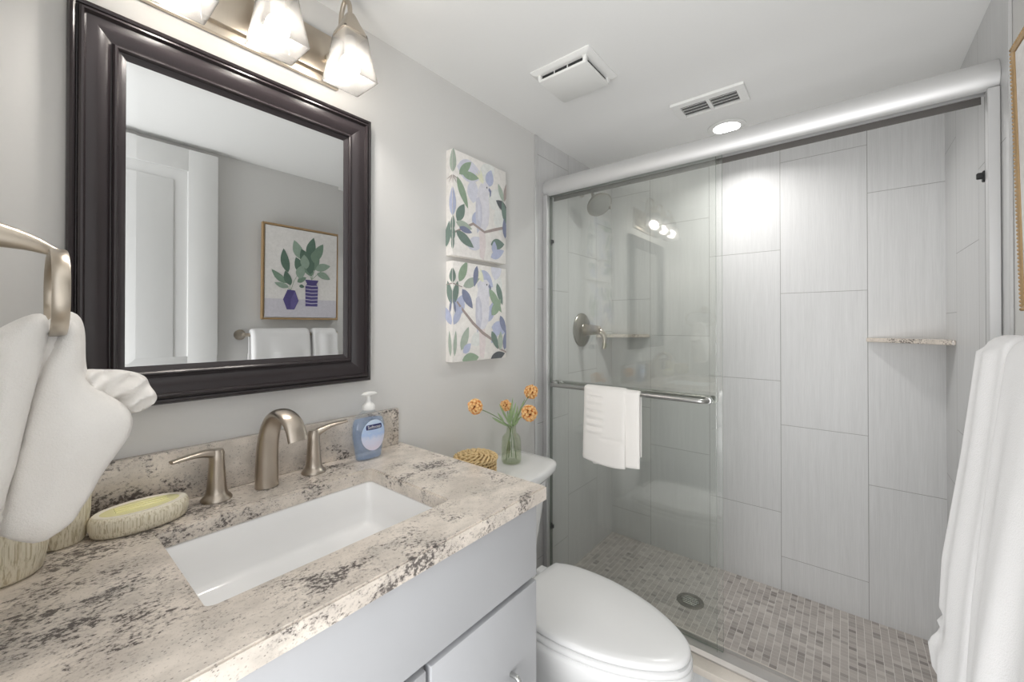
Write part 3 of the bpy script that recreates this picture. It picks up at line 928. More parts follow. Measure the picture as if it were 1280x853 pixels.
R_ = math.radians
cw, ch = 0.286, 0.366
A = []
for c, x, y, ln, wd, a in (('lilac', .02, .31, .13, .08, 0), ('paler', .14, .30, .10, .07, 40), ('lilac', .10, .20, .09, .06, 90), ('paler', .25, .12, .1, .06, 100), ('lilac', .07, .04, .1, .05, 20), ('peri', .18, .28, .07, .045, 75), ('peri', .10, .12, .07, .04, 60), ('paler', .2, .2, .1, .08, 60)):
    A.append((c, leaf2(x, y, ln, wd, R_(a))))
A += bird(.150, .115, 1.05)
A.append(('branch', strip2([(.0, .075), (.05, .10), (.10, .125), (.16, .105), (.22, .125), (.30, .15)], [.006, .008, .010, .009, .011, .011])))
for c, x, y, ln, wd, a in (('sage', .0, .285, .085, .030, 88), ('moss', .03, .285, .085, .030, 45), ('moss', .045, .29, .085, .030, 5), ('moss', .02, .275, .115, .032, -62), ('peri', -.004, .245, .0, .0, 0),
                           ('deep', .02, .12, .075, .038, 62), ('sage', .015, .115, .08, .03, -8), ('slate', .03, .10, .065, .022, -8), ('deep', .015, .085, .10, .036, -28), ('dark', .29, .215, .07, .035, 160), ('deep', .285, .16, .09, .03, 105),
                           ('slate', .28, .10, .08, .026, 95), ('deep', .195, .065, .08, .042, 8), ('peri', .195, .015, .085, .035, 25), ('sage', .27, .245, .07, .026, 118), ('branch', .275, .245, .08, .02, 80), ('deep', -.03, .03, .09, .03, 80), ('peri', .215, .03, .05, .03, 90)):
    if ln > 0: A.append((c, leaf2(x, y, ln, wd, R_(a))))
A.append(('peri', leaf2(0.0, .135, .10, .030, R_(90))))
for k in range(5): A.append(('branch', leaf2(0.0, .275, .03, .003, R_(200 + k * 35))))
for y, wd in ((.02, .012), (.05, .02), (.085, .018)): A.append(('deep', leaf2(0.0, y, .05, wd, R_(88))))
canvas('canvas_print', 'upper leafy canvas with a faint pale cockatoo on a branch', 0.957, 1.500, cw, ch, A)
B = []
for c, x, y, ln, wd, a in (('lilac', .12, .28, .10, .06, -20), ('paler', .20, .22, .11, .07, 60), ('peri', .14, .33, .09, .045, -40), ('lilac', .22, .30, .1, .06, 80), ('peri', .02, .16, .08, .05, 70), ('paler', .09, .06, .08, .05, 30), ('peri', .20, .12, .1, .055, -5), ('peri', .20, .06, .08, .035, 60), ('peri', .18, .14, .09, .04, 65)):
    B.append((c, leaf2(x, y, ln, wd, R_(a))))
B += bird(.150, .12, 1.05)
B.append(('branch', strip2([(.02, .21), (.05, .18), (.10, .135), (.15, .10), (.20, .075), (.25, .035), (.29, .02)], [.007, .009, .011, .012, .010, .008, .006])))
for c, x, y, ln, wd, a in (('moss', .03, .28, .085, .035, 62), ('sage', .05, .265, .09, .034, 22), ('slate', .12, .345, .08, .026, -100), ('slate', .045, .255, .085, .036, -52), ('moss', .185, .265, .115, .036, -50), ('deep', .23, .29, .09, .03, -68), ('moss', .20, .165, .085, .04, 50),
                           ('slate', .25, .165, .075, .03, -65), ('slate', .275, .03, .085, .03, 80), ('deep', .20, .105, .08, .03, -62), ('sage', .25, .03, .075, .028, 88), ('dark', .195, .0, .085, .035, 12), ('moss', .045, .005, .085, .042, 4), ('sage', .04, .04, .09, .034, 66), ('peri', .05, .03, .05, .03, 40)):
    B.append((c, leaf2(x, y, ln, wd, R_(a))))
for s in (-1, 1):
    B.append(('deep', leaf2(s * .003, .20, .085, .028, R_(90 - s * 14)))); B.append(('peri', leaf2(s * .004, .13, .075, .03, R_(90 - s * 30)))); B.append(('sage', leaf2(s * .008, .02, .09, .016, R_(90 - s * 4))))
    B.append(('slate', leaf2(s * .012, .17, .05, .010, R_(90 + s * 8))))
B.append(('deep', leaf2(0.0, .275, .05, .028, R_(90)))); B.append(('branch', strip2([(-.03, .268), (0, .272), (.045, .262)], [.003, .004, .003])))
canvas('canvas_print', 'lower leafy canvas with a white cockatoo perched on a slanting branch', 0.957, 1.130, cw, 0.350, B)


# ------------------------------------------------------------------ vanity cabinet
t = thing('vanity_cabinet', 'pale grey vanity cabinet with flat doors under the granite top', 'cabinet', (0.34, 0.55, 0))
bm = bmesh.new()
box(bm, (XF + 0.001, 0.553, 0.09), (0.745, D - 0.0006, 0.115)); box(bm, (XF + 0.001, 0.553, 0.115), (XF + 0.019, D - 0.0006, 0.8655)); box(bm, (0.728, 0.553, 0.09), (0.7465, D - 0.0006, 0.8655))
box(bm, (XF + 0.001, D - 0.012, 0.1), (0.735, D - 0.0006, 0.8655)); box(bm, (XF + 0.001, 0.62, 0.0), (0.735, 0.64, 0.095)); box(bm, (0.71, 0.60, 0.0), (0.73, D - 0.001, 0.095))
box(bm, (XF + 0.01, 0.553, 0.68), (0.735, 0.572, 0.72)); box(bm, (XF + 0.01, 0.553, 0.83), (0.735, 0.572, 0.8655)); box(bm, (0.42, 0.553, 0.1), (0.455, 0.572, 0.69)); box(bm, (0.10, 0.553, 0.1), (0.135, 0.572, 0.69))
child('body', bm, 'cab', t, smooth=False)
bm = bmesh.new(); box(bm, (XF + 0.002, 0.532, 0.702), (0.7465, 0.5525, 0.8645), 0.0018, 2); child('false_drawer_front', bm, 'cab', t, 'long plain false drawer front')
for xa, xb, hx in ((0.445, 0.7465, 0.655), (0.126, 0.435, 0.215), (XF + 0.002, 0.116, None)):
    bm = bmesh.new(); box(bm, (xa, 0.532, 0.105), (xb, 0.5525, 0.690), 0.0025, 2); d_ = child('door', bm, 'cab', t)
    if hx:
        bm = bmesh.new(); tube(bm, smooth_path([(hx, 0.5318, 0.540), (hx, 0.516, 0.541), (hx, 0.508, 0.530), (hx, 0.506, 0.495), (hx, 0.508, 0.46), (hx, 0.516, 0.449), (hx, 0.5318, 0.450)], 6), 0.005, 12)
        child('handle', bm, 'steel', d_, 'arched steel handle')


# ------------------------------------------------------------------ granite top with the sink cut-out
t = thing('countertop', 'speckled beige granite vanity top with a low granite backsplash', 'countertop', (0.35, 0.8, 0.866))
cx0, cx1, cy0, cy1 = XF + 0.0008, 0.7655, 0.519, D - 0.0008
sx0, sx1, sy0, sy1 = 0.160, 0.576, 0.633, 0.925
def slab(x):
    outp = [(cx0, cy0), (cx1, cy0), (cx1, cy1), (cx0, cy1)]
    inn = [(p.x, p.y) for p in rrect((sx0 + sx1) / 2, (sy0 + sy1) / 2, (sx1 - sx0) / 2, (sy1 - sy0) / 2, 0.012, 0, 4)]
    zt, zb_ = CT, CT - 0.031
    tri = geometry.tessellate_polygon([[Vector((a, b, 0)) for a, b in outp], [Vector((a, b, 0)) for a, b in reversed(inn)]])
    allp = outp + list(reversed(inn))
    top = [x.verts.new((a, b, zt)) for a, b in allp]; bot = [x.verts.new((a, b, zb_)) for a, b in allp]
    for f in tri:
        x.faces.new([top[i] for i in f]); x.faces.new([bot[i] for i in reversed(f)])
    for lst in (range(4), range(4, len(allp))):
        lst = list(lst)
        for i in range(len(lst)):
            a, b = lst[i], lst[(i + 1) % len(lst)]; x.faces.new((top[a], top[b], bot[b], bot[a]))
    bmesh.ops.recalc_face_normals(x, faces=x.faces[:])
    ed = [e for e in x.edges if len(e.link_faces) == 2 and abs(e.verts[0].co.z - e.verts[1].co.z) < 1e-6 and e.verts[0].co.z > zt - 1e-5 and e.calc_face_angle(0) > 0.8]
    bmesh.ops.bevel(x, geom=ed, offset=0.003, segments=2, affect='EDGES')
bm = bmesh.new(); sub(bm, slab); child('slab', bm, 'granite', t, angle=50)
bm = bmesh.new(); box(bm, (cx0, D - 0.0195, CT + 0.0003), (0.750, D - 0.0008, 1.004), 0.002, 2); child('backsplash', bm, 'granite', t, 'low upright granite strip along the wall')

# sink
t = thing('undermount_sink', 'white rectangular undermount sink in the granite top', 'sink', (0.368, 0.779, 0.75))
bm = bmesh.new()
mx, my = (sx0 + sx1) / 2, (sy0 + sy1) / 2; hx, hy = (sx1 - sx0) / 2, (sy1 - sy0) / 2
zr = CT - 0.0315
R = lambda ax, ay, r, z: rrect(mx, my, hx + ax, hy + ay, r, z, 6)
rings = [R(0.022, 0.022, 0.03, zr - 0.012), R(0.022, 0.022, 0.03, zr), R(0.002, 0.002, 0.014, zr), R(-0.001, -0.001, 0.016, zr - 0.004), R(-0.004, -0.004, 0.016, zr - 0.06), R(-0.008, -0.008, 0.016, zr - 0.088), R(-0.012, -0.012, 0.018, zr - 0.096), R(-0.020, -0.020, 0.022, zr - 0.100),
         R(-0.10, -0.09, 0.05, zr - 0.105)]
outer = [R(0.012, 0.012, 0.03, zr - 0.013), R(0.006, 0.006, 0.03, zr - 0.09), R(-0.02, -0.02, 0.04, zr - 0.124), R(-0.10, -0.09, 0.05, zr - 0.126)]
loft(bm, list(reversed(outer)) + rings, True, True)
child('basin', bm, 'porcelain', t, angle=60)
bm = bmesh.new(); lathe(bm, (mx, my, zr - 0.1048), [(0.028, 0), (0.028, 0.0015), (0.022, 0.002), (0.02, 0.0005), (0.0, 0.0005)], 28, 2); child('drain', bm, 'nickel', t)

# faucet: spout and two lever handles
t = thing('sink_faucet', 'brushed nickel widespread faucet with curved spout and two lever handles', 'faucet', (0.366, 0.995, CT))
def oval(c, t_, a, b, n=20):
    return None
bm = bmesh.new()
sp = smooth_path([(0.364, 1.000, CT + 0.0005), (0.364, 1.001, 0.945), (0.365, 0.996, 1.000), (0.367, 0.978, 1.043), (0.370, 0.945, 1.066), (0.374, 0.912, 1.062), (0.378, 0.890, 1.042), (0.380, 0.880, 1.016)], 7)
wr = lerp_list([0.0240, 0.0232, 0.0220, 0.0210, 0.0205, 0.0205, 0.0205, 0.0205], len(sp)); dr = lerp_list([0.021, 0.0200, 0.0180, 0.0150, 0.0115, 0.0095, 0.0090, 0.0085], len(sp))
T_, N_ = frames(sp); rings = []
for p, tt, a_, b_ in zip(sp, T_, wr, dr):
    side = Vector((1, 0, 0)); side = (side - tt * side.dot(tt)).normalized(); nn = tt.cross(side)
    rings.append([p + side * (a_ * cos(2 * pi * k / 24)) + nn * (b_ * sin(2 * pi * k / 24)) for k in range(24)])
loft(bm, rings); child('spout', bm, 'nickel', t, angle=60)
for hx_, dirx in ((0.271, -1), (0.472, 1)):
    hy_ = 1.008
    bm = bmesh.new(); lathe(bm, (hx_, hy_, CT + 0.0005), [(0.0275, 0), (0.0275, 0.003), (0.024, 0.008), (0.0200, 0.012), (0.0182, 0.018), (0.0170, 0.03), (0.0150, 0.06), (0.0136, 0.08), (0.0140, 0.095), (0.011, 0.103), (0.0, 0.105)], 28, 2)
    hb_ = child('handle_base', bm, 'nickel', t)
    bm = bmesh.new()
    dz = 0.0 if dirx < 0 else 0.016
    lp = smooth_path([(hx_ - dirx * 0.006, hy_, CT + 0.089), (hx_ + dirx * 0.012, hy_, CT + 0.098), (hx_ + dirx * 0.040, hy_ - 0.008, CT + 0.1015 + dz * 0.5), (hx_ + dirx * 0.078, hy_ - 0.016, CT + 0.099 + dz)], 8)
    T_, N_ = frames(lp); rings = []
    ws = lerp_list([0.013, 0.013, 0.0105, 0.009], len(lp)); hs_ = lerp_list([0.010, 0.0095, 0.0055, 0.0035], len(lp))
    for p, tt, a_, b_ in zip(lp, T_, ws, hs_):
        up = Vector((0, 0, 1)); up = (up - tt * up.dot(tt)).normalized(); sd = tt.cross(up)
        rings.append([p + sd * (a_ * cos(2 * pi * k / 16)) + up * (b_ * sin(2 * pi * k / 16)) for k in range(16)])
    loft(bm, rings); child('lever', bm, 'nickel', hb_, angle=60)


# ------------------------------------------------------------------ things on the counter
# soap pump bottle
bx, by = 0.617, 1.000
t = thing('soap_dispenser', 'clear pump bottle of pale blue hand soap with a white pump', 'soap bottle', (bx, by, CT), 0)
secs = [(0.0, .034, .017), (0.004, .037, .020), (0.02, .039, .0215), (0.045, .044, .0225), (0.07, .0475, .0225), (0.09, .0475, .0220), (0.105, .043, .0205), (0.117, .034, .018), (0.125, .022, .0155), (0.130, .0145, .0145), (0.137, .0138, .0138)]
def bsec(h, k=1.0):
    for i in range(len(secs) - 1):
        if secs[i][0] <= h <= secs[i + 1][0]:
            f = (h - secs[i][0]) / (secs[i + 1][0] - secs[i][0]); return (secs[i][1] * (1 - f) + secs[i + 1][1] * f) * k, (secs[i][2] * (1 - f) + secs[i + 1][2] * f) * k
    return secs[-1][1] * k, secs[-1][2] * k
def sring(h, a, b, n=36, e=2.5):
    out = []
    for i in range(n):
        q = 2 * pi * i / n; c_, s_ = cos(q), sin(q)
        out.append(Vector((bx + a * math.copysign(abs(c_) ** (2 / e), c_), by + b * math.copysign(abs(s_) ** (2 / e), s_), CT + 0.0004 + h)))
    return out
hs = [0.0, 0.002, 0.004, 0.01, 0.02, 0.033, 0.045, 0.058, 0.07, 0.08, 0.09, 0.098, 0.105, 0.111, 0.117, 0.121, 0.125, 0.130, 0.137]
bm = bmesh.new(); loft(bm, [sring(h, *bsec(h)) for h in hs]); child('bottle', bm, 'bottle', t, angle=60)
bm = bmesh.new(); loft(bm, [sring(h, *bsec(h, 0.93)) for h in [0.003] + hs[2:13] + [0.107]]); child('liquid_soap', bm, 'liquid', t, 'pale blue liquid soap', angle=60)
bm = bmesh.new(); lathe(bm, (bx, by, CT + 0.132), [(0.0165, 0), (0.0170, 0.002), (0.0165, 0.010), (0.012, 0.017), (0.0075, 0.020), (0.0055, 0.023), (0.0055, 0.040)], 28, 2)
rr = []
for z, a, b in ((0.037, .006, .006), (0.039, .020, .0085), (0.0425, .0235, .010), (0.046, .017, .0095), (0.048, .006, .005)):
    rr.append([Vector((bx + a * cos(2 * pi * k / 24) + (0.002 if a > 0.01 else 0), by + b * sin(2 * pi * k / 24), CT + 0.132 + z)) for k in range(24)])
loft(bm, rr); child('pump', bm, 'white', t, 'white pump', angle=50)
def front_y(x, h, off):
    a, b = bsec(h); u = min(0.98, abs((x - bx) / a)); return by - b * (1 - u ** 2.5) ** (1 / 2.5) - off
def patch(name, pts2, off, mat, par, nsub=4):
    """flat outline (x offset, height) wrapped on to the front of the bottle"""
    bm = bmesh.new()
    c2 = (sum(p[0] for p in pts2) / len(pts2), sum(p[1] for p in pts2) / len(pts2))
    rings = []
    for k in range(nsub + 1):
        f = 1 - k / nsub if k < nsub else 0.001
        rings.append([Vector((bx + c2[0] + (p[0] - c2[0]) * f, front_y(bx + c2[0] + (p[0] - c2[0]) * f, c2[1] + (p[1] - c2[1]) * f, off), CT + c2[1] + (p[1] - c2[1]) * f)) for p in pts2])
    loft(bm, rings, False, True); return child(name, bm, mat, par, smooth=True)
lb = patch('label', [(0.003 + 0.036 * cos(2 * pi * i / 40), 0.066 + 0.041 * sin(2 * pi * i / 40)) for i in range(40)], 0.0006, 'label', t, 8); lb['label'] = 'oval pale blue label with a navy name strip'
nv = patch('name_strip', [(0.003 + a, 0.088 + b) for a, b in [(-.023, -.0062), (-.012, -.0066), (0, -.0068), (.012, -.0066), (.023, -.0062), (.024, 0), (.023, .0062), (.012, .0066), (0, .0068), (-.012, .0066), (-.023, .0062), (-.024, 0)]], 0.0011, 'navy', lb, 4)
fc = bpy.data.curves.new('lettering', 'FONT'); fc.body = 'Softsoap'; fc.size = 0.0115; fc.align_x = 'CENTER'; fc.align_y = 'CENTER'; fc.extrude = 0.0
fo = bpy.data.objects.new('lettering', fc); COL.objects.link(fo)
bpy.context.view_layer.update()
me = bpy.data.meshes.new_from_object(fo.evaluated_get(bpy.context.evaluated_depsgraph_get())); bpy.data.objects.remove(fo)
bm = bmesh.new(); bm.from_mesh(me); bpy.data.meshes.remove(me)
for v in bm.verts:
    x_, z_ = v.co.x + 0.003, v.co.y + 0.088; v.co = Vector((bx + x_, front_y(bx + x_, z_, 0.0017), CT + z_))
child('lettering', bm, 'whiteink', lb, smooth=False)

# oval soap dish
t = thing('soap_dish', 'oval cream ribbed soap dish with a yellow glazed hollow', 'soap dish', (0.150, 0.985, CT))
def ov(a, b, z, n=48, rz=0.06):
    return [Vector((0.150 + a * cos(q) * cos(rz) - b * sin(q) * sin(rz), 0.985 + a * cos(q) * sin(rz) + b * sin(q) * cos(rz), CT + 0.0004 + z)) for q in [2 * pi * i / n for i in range(n)]]
bm = bmesh.new(); loft(bm, [ov(.062, .036, 0), ov(.066, .040, .003), ov(.0695, .0435, .015), ov(.0695, .0435, .026), ov(.067, .041, .033), ov(.064, .038, .0345)], True, True); child('dish_body', bm, 'ribbed', t, angle=60)
bm = bmesh.new(); loft(bm, [ov(.0645, .0385, .0340), ov(.064, .038, .0358), ov(.058, .032, .0362), ov(.055, .029, .0352)], True, True); child('rim', bm, simple('cream_rim', L(240, 234, 218), 0.3, var=0.02), t, 'smooth cream rim', angle=60)
bm = bmesh.new(); loft(bm, [ov(.0552, .0292, .0350), ov(.0548, .0288, .0354), ov(.04, .02, .0354)], True, True)
for k in (-1, 0, 1): tube(bm, [(0.115, 0.985 + k * 0.010, CT + 0.0358), (0.187, 0.989 + k * 0.010, CT + 0.0358)], 0.0022, 6)
child('hollow', bm, 'soapyellow', t, 'pale yellow glazed hollow')

def tumbler(name, label, x, y, r0, r1, h):
    bm = bmesh.new()
    lathe(bm, (x, y, CT + 0.0004), [(r0 * 0.9, 0), (r0, 0.004), ((r0 + r1) / 2 + 0.003, h * 0.5), (r1 + 0.001, h * 0.85), (r1, h), (r1 - 0.004, h), (r1 - 0.006, h * 0.8), (r0 - 0.006, 0.008), (0.0, 0.007)], 44, 2)
    o = finish(name, bm, 'ribbed', angle=60); tag(o, label, 'cup'); return o
tumbler('ribbed_tumbler', 'cream ribbed tumbler in front, under the white hand towel on the counter', -0.012, 0.935, 0.044, 0.0485, 0.072)
tumbler('ribbed_tumbler', 'slimmer cream ribbed cup against the granite backsplash, behind the hand towel', 0.051, 1.004, 0.031, 0.036, 0.095)


# ------------------------------------------------------------------ towel ring with its towel on the doorway wall
t = thing('towel_ring', 'satin nickel towel ring on a tapered arm at the left edge', 'towel ring', (XF, 0.79, 1.365))
bm = bmesh.new(); lathe(bm, (XF + 0.0006, 0.79, 1.368), [(0.028, 0), (0.028, 0.006), (0.024, 0.012), (0.020, 0.016)], 32, 0); child('base', bm, 'nickelw', t)
bm = bmesh.new()
ap = smooth_path([(XF + 0.014, 0.79, 1.370), (XF + 0.045, 0.79, 1.370), (XF + 0.075, 0.79, 1.364), (XF + 0.095, 0.79, 1.356), (0.037, 0.79, 1.353)], 6); tube(bm, ap, lerp_list([0.020, 0.0165, 0.011, 0.0065, 0.005], len(ap)), 18); child('arm', bm, 'nickelw', t)
bm = bmesh.new()
N = 56; rings = []
for i in range(N):
    q = 2 * pi * i / N
    yy = 0.79 + 0.098 * math.copysign(abs(cos(q)) ** 0.75, cos(q)); zz = 1.300 + 0.053 * math.copysign(abs(sin(q)) ** 0.9, sin(q))
    nrm = Vector((0, cos(q) / 0.098, sin(q) / 0.053)).normalized(); c_ = Vector((0.0355, yy, zz))
    rings.append([c_ + Vector((sx * 0.0075, 0, 0)) + nrm * (sn * 0.0028) for sx, sn in ((-1, -.6), (-.75, -1), (.75, -1), (1, -.6), (1, .6), (.75, 1), (-.75, 1), (-1, .6))])
loft(bm, rings, closed=True); child('ring', bm, 'nickelw', t, angle=50)


def cam_to_plane_y(px, py, y):
    f = 509.87; c, s = cos(YAW), sin(YAW); u = (px - 635.24) / f; v = (403.17 - py) / f
    Fv = Vector((c * cos(PITCH), s * cos(PITCH), sin(PITCH))); Rv = Vector((s, -c, 0)); Uv = Rv.cross(Fv)
    d = Fv + Rv * u + Uv * v; k = y / d.y
    return d.x * k, H + d.z * k


def puff(bm, outline, y0, front, back, fold, step=0.006, edge=0.012, broad=0.06, belly=0.0):
    """cloth bundle: an outline in the X-Z plane given real depth on both sides, rolled over at its edge"""
    # resample the outline
    pts = []
    for i in range(len(outline)):
        a = Vector(outline[i]); b = Vector(outline[(i + 1) % len(outline)]); n = max(1, int((b - a).length / step))
        for k in range(n): pts.append(a + (b - a) * (k / n))
    for _ in range(3): pts = [(pts[i - 1] + pts[i] * 2 + pts[(i + 1) % len(pts)]) / 4 for i in range(len(pts))]
    nb = len(pts)
    def dist(p):
        return min((p - geometry.intersect_point_line(p, pts[i - 1], pts[i])[0].to_2d()).length if 0 <= geometry.intersect_point_line(p, pts[i - 1], pts[i])[1] <= 1 else (p - pts[i]).length for i in range(nb))
    def inside(p):
        r = False
        for i in range(nb):
            a, b = pts[i - 1], pts[i]
            if (a.y > p.y) != (b.y > p.y) and p.x < (b.x - a.x) * (p.y - a.y) / (b.y - a.y) + a.x: r = not r
        return r
    verts = list(pts); xs = [p.x for p in pts]; zs = [p.y for p in pts]; dd = [0.0] * nb
    ix = int((max(xs) - min(xs)) / step) + 1; iz = int((max(zs) - min(zs)) / step) + 1
    for j in range(iz):
        for i in range(ix):
            p = Vector((min(xs) + (i + 0.5 * (j % 2)) * step, min(zs) + j * step))
            if inside(p):
                d = dist(p)
                if d > step * 0.45: verts.append(p); dd.append(d)
    res = geometry.delaunay_2d_cdt(verts, [(i, (i + 1) % nb) for i in range(nb)], [], 1, 1e-6)
    V2, _, F2, ov_ = res[0], res[1], res[2], res[3]
    def prof(i):
        return dd[ov_[i][0]] if ov_[i] else 0.0
    fr, bk = [], []
    for i, p in enumerate(V2):
        d = prof(i); k = min(1.0, d / edge); g = math.sqrt(max(0.0, 1 - (1 - k) ** 2)); h = sin(min(1.0, d / broad) * pi / 2)
        fr.append(bm.verts.new((p.x, y0 - front * g - belly * h - fold(p.x, p.y) * g, p.y)))
        bk.append(fr[-1] if d == 0 else bm.verts.new((p.x, y0 + back * g, p.y)))
    for f in F2:
        try:
            bm.faces.new([fr[i] for i in f])
            if not all(fr[i] is bk[i] for i in f): bm.faces.new([bk[i] for i in reversed(f)])
        except ValueError: pass


def outl(pix, y): return [cam_to_plane_y(a, b, y) for a, b in pix]
nz = lambda x, z, s: mnoise.noise(Vector((x * s, z * s, 1.7)))
bm = bmesh.new()
Abody = [(62, 404), (67, 390), (80, 385), (94, 388), (103, 398), (107, 416), (107, 452), (112, 478), (140, 496), (160, 508), (165, 518), (165, 541), (154, 557), (139, 577), (123, 600), (111, 625), (97, 637), (95, 650), (84, 657), (66, 671), (48, 680), (28, 678), (8, 672), (-20, 668), (-36, 640), (-38, 560), (-30, 480), (-5, 430), (30, 412)]
puff(bm, outl(Abody, 0.79), 0.79, 0.025, 0.05, lambda x, z: 0.004 * nz(x, z, 22), edge=0.02)
# the broad face of the fold, from the ring down to the wavy hem
Cp = [(66, 428), (70, 404), (80, 393), (94, 396), (102, 410), (104, 440), (103, 470), (112, 483), (140, 496), (160, 508), (167, 516), (165, 541), (154, 557), (139, 577), (123, 600), (111, 625), (98, 638), (97, 651), (83, 659), (66, 672), (47, 682), (24, 678), (6, 674), (-6, 664), (2, 630), (14, 580), (28, 530), (44, 478), (56, 445)]
puff(bm, outl(Cp, 0.772), 0.772, 0.016, 0.02, lambda x, z: 0.005 * nz(x, z, 16) + 0.002 * nz(x, z, 45), edge=0.010, belly=0.022)
# the left fold lying over it
Bl = [(62, 400), (56, 387), (40, 391), (20, 400), (0, 409), (-24, 425), (-34, 470), (-38, 560), (-30, 648), (-12, 656), (0, 645), (6, 634), (10, 612), (20, 585), (29, 545), (40, 500), (52, 456), (60, 425)]
puff(bm, outl(Bl, 0.752), 0.752, 0.016, 0.03, lambda x, z: 0.005 * nz(x, z, 18), edge=0.010, belly=0.022)
# thin ruffle bunched behind the face
Cr = [(100, 468), (106, 461), (124, 462), (150, 462), (172, 466), (184, 472), (187, 482), (193, 489), (198, 497), (193, 505), (180, 513), (166, 518), (145, 512), (120, 500), (100, 488)]
puff(bm, outl(Cr, 0.80), 0.80, 0.018, 0.03, lambda x, z: 0.022 * nz(x, z, 55) + 0.007 * sin(160 * x - 260 * z), step=0.003, edge=0.010)
ht2 = finish('hand_towel', bm, 'terrywarm', angle=60)
tag(ht2, 'fancy folded white hand towel bunched through the nickel towel ring', 'towel')


# ------------------------------------------------------------------ toilet
t = thing('toilet', 'white two-piece toilet with its lid closed', 'toilet', (1.088, 0.6, 0))
TX = 1.088
def halfw(y, grow=0.0):
    pts = [(0.303, 0.0), (0.306, 0.022), (0.315, 0.042), (0.333, 0.064), (0.36, 0.086), (0.40, 0.110), (0.45, 0.132), (0.51, 0.150), (0.58, 0.162), (0.64, 0.1645), (0.70, 0.160), (0.745, 0.150), (0.775, 0.135), (0.79, 0.118), (0.797, 0.0)]
    return pts
def egg(grow, z, ys=1.0, back=0.797, n=None):
    pr = [(0.55 + (y - 0.55) * ys, w_) for y, w_ in halfw(0)]
    right = [(TX + w_, y) for y, w_ in pr]; left = [(TX - w_, y) for y, w_ in reversed(pr[1:-1])]
    poly = right + left; c = Vector((TX, 0.55)); out = []
    m = len(poly)
    # smooth resample by Catmull-Rom, then offset along the outline normal
    sm = []
    for i in range(m):
        p0, p1, p2, p3 = (Vector(poly[(i + k) % m]) for k in (-1, 0, 1, 2))
        for k in range(4):
            q = k / 4; sm.append(0.5 * (2 * p1 + (p2 - p0) * q + (2 * p0 - 5 * p1 + 4 * p2 - p3) * q * q + (3 * p1 - p0 - 3 * p2 + p3) * q ** 3))
    m = len(sm)
    for i in range(m):
        d = (sm[(i + 1) % m] - sm[i - 1]).normalized(); nrm = Vector((d.y, -d.x)); out.append(Vector((sm[i].x + nrm.x * grow, sm[i].y + nrm.y * grow, z)))
    return out
def eggw(sx, sy, cy, z, g=0.0):   # scaled egg for the bowl
    return [Vector((TX + (v.x - TX) * sx, cy + (v.y - 0.55) * sy, z)) for v in egg(g, z)]
bm = bmesh.new()
loft(bm, [eggw(0.66, 0.86, 0.60, 0.0006), eggw(0.66, 0.86, 0.60, 0.02), eggw(0.60, 0.80, 0.61, 0.08), eggw(0.62, 0.80, 0.61, 0.16), eggw(0.74, 0.86, 0.592, 0.23), eggw(0.90, 0.95, 0.566, 0.29), eggw(0.985, 0.99, 0.552, 0.33), eggw(1.03, 1.015, 0.55, 0.355), eggw(1.045, 1.02, 0.55, 0.372), eggw(1.04, 1.018, 0.55, 0.383), eggw(1.0, 1.0, 0.55, 0.387), eggw(0.7, 0.7, 0.55, 0.387)], True, True)
box(bm, (TX - 0.115, 0.72, 0.20), (TX + 0.115, 1.03, 0.386), 0.02, 3)
child('bowl', bm, 'porcelain', t, angle=60)
bm = bmesh.new(); loft(bm, [egg(0.000, 0.3885), egg(0.004, 0.391), egg(0.005, 0.398), egg(0.002, 0.4045), eggw(0.95, 0.96, 0.55, 0.4055)], True, True); child('seat', bm, 'seat', t, angle=60)
bm = bmesh.new(); loft(bm, [eggw(0.95, 0.965, 0.55, 0.4080), egg(-0.002, 0.409), egg(0.0005, 0.413), egg(0.000, 0.419), egg(-0.003, 0.4235), eggw(0.95, 0.965, 0.55, 0.4262), eggw(0.85, 0.88, 0.55, 0.4285), eggw(0.65, 0.7, 0.55, 0.4302), eggw(0.35, 0.4, 0.55, 0.431), eggw(0.05, 0.06, 0.55, 0.4312)], True, True); child('seat_lid', bm, 'seat', t, angle=60)
for s in (-1, 1):
    bm = bmesh.new(); box(bm, (TX + s * 0.075 - 0.020, 0.775, 0.3885), (TX + s * 0.075 + 0.020, 0.823, 0.420), 0.007, 3); child('hinge', bm, 'seat', t)
# tank tapering to its foot, and its bow-fronted lid
def bow(hw, yf, yb_, r, z, bulge, n=10):
    out = []
    xs = [-1 + 2 * i / n for i in range(n + 1)]
    fr_ = []
    for i in range(n + 1):
        u = xs[i]; fr_.append((TX + u * (hw - r), yf - bulge * (1 - u * u)))
    pts = []
    for i in range(5): a = pi + pi / 2 * i / 5; pts.append((TX - hw + r + r * cos(a), yf + r + r * sin(a)))
    pts += fr_
    for i in range(1, 6): a = -pi / 2 + pi / 2 * i / 5; pts.append((TX + hw - r + r * cos(a), yf + r + r * sin(a)))
    pts += [(TX + hw, yb_), (TX - hw, yb_)]
    return [Vector((a, b, z)) for a, b in pts]
bm = bmesh.new(); loft(bm, [bow(0.125, 0.875, 1.05, 0.03, 0.388, 0.008), bow(0.137, 0.868, 1.05, 0.03, 0.41, 0.010), bow(0.165, 0.862, 1.052, 0.032, 0.53, 0.012), bow(0.196, 0.856, 1.054, 0.035, 0.660, 0.014), bow(0.203, 0.854, 1.055, 0.036, 0.6985, 0.015)]); child('tank', bm, 'porcelain', t, angle=50)
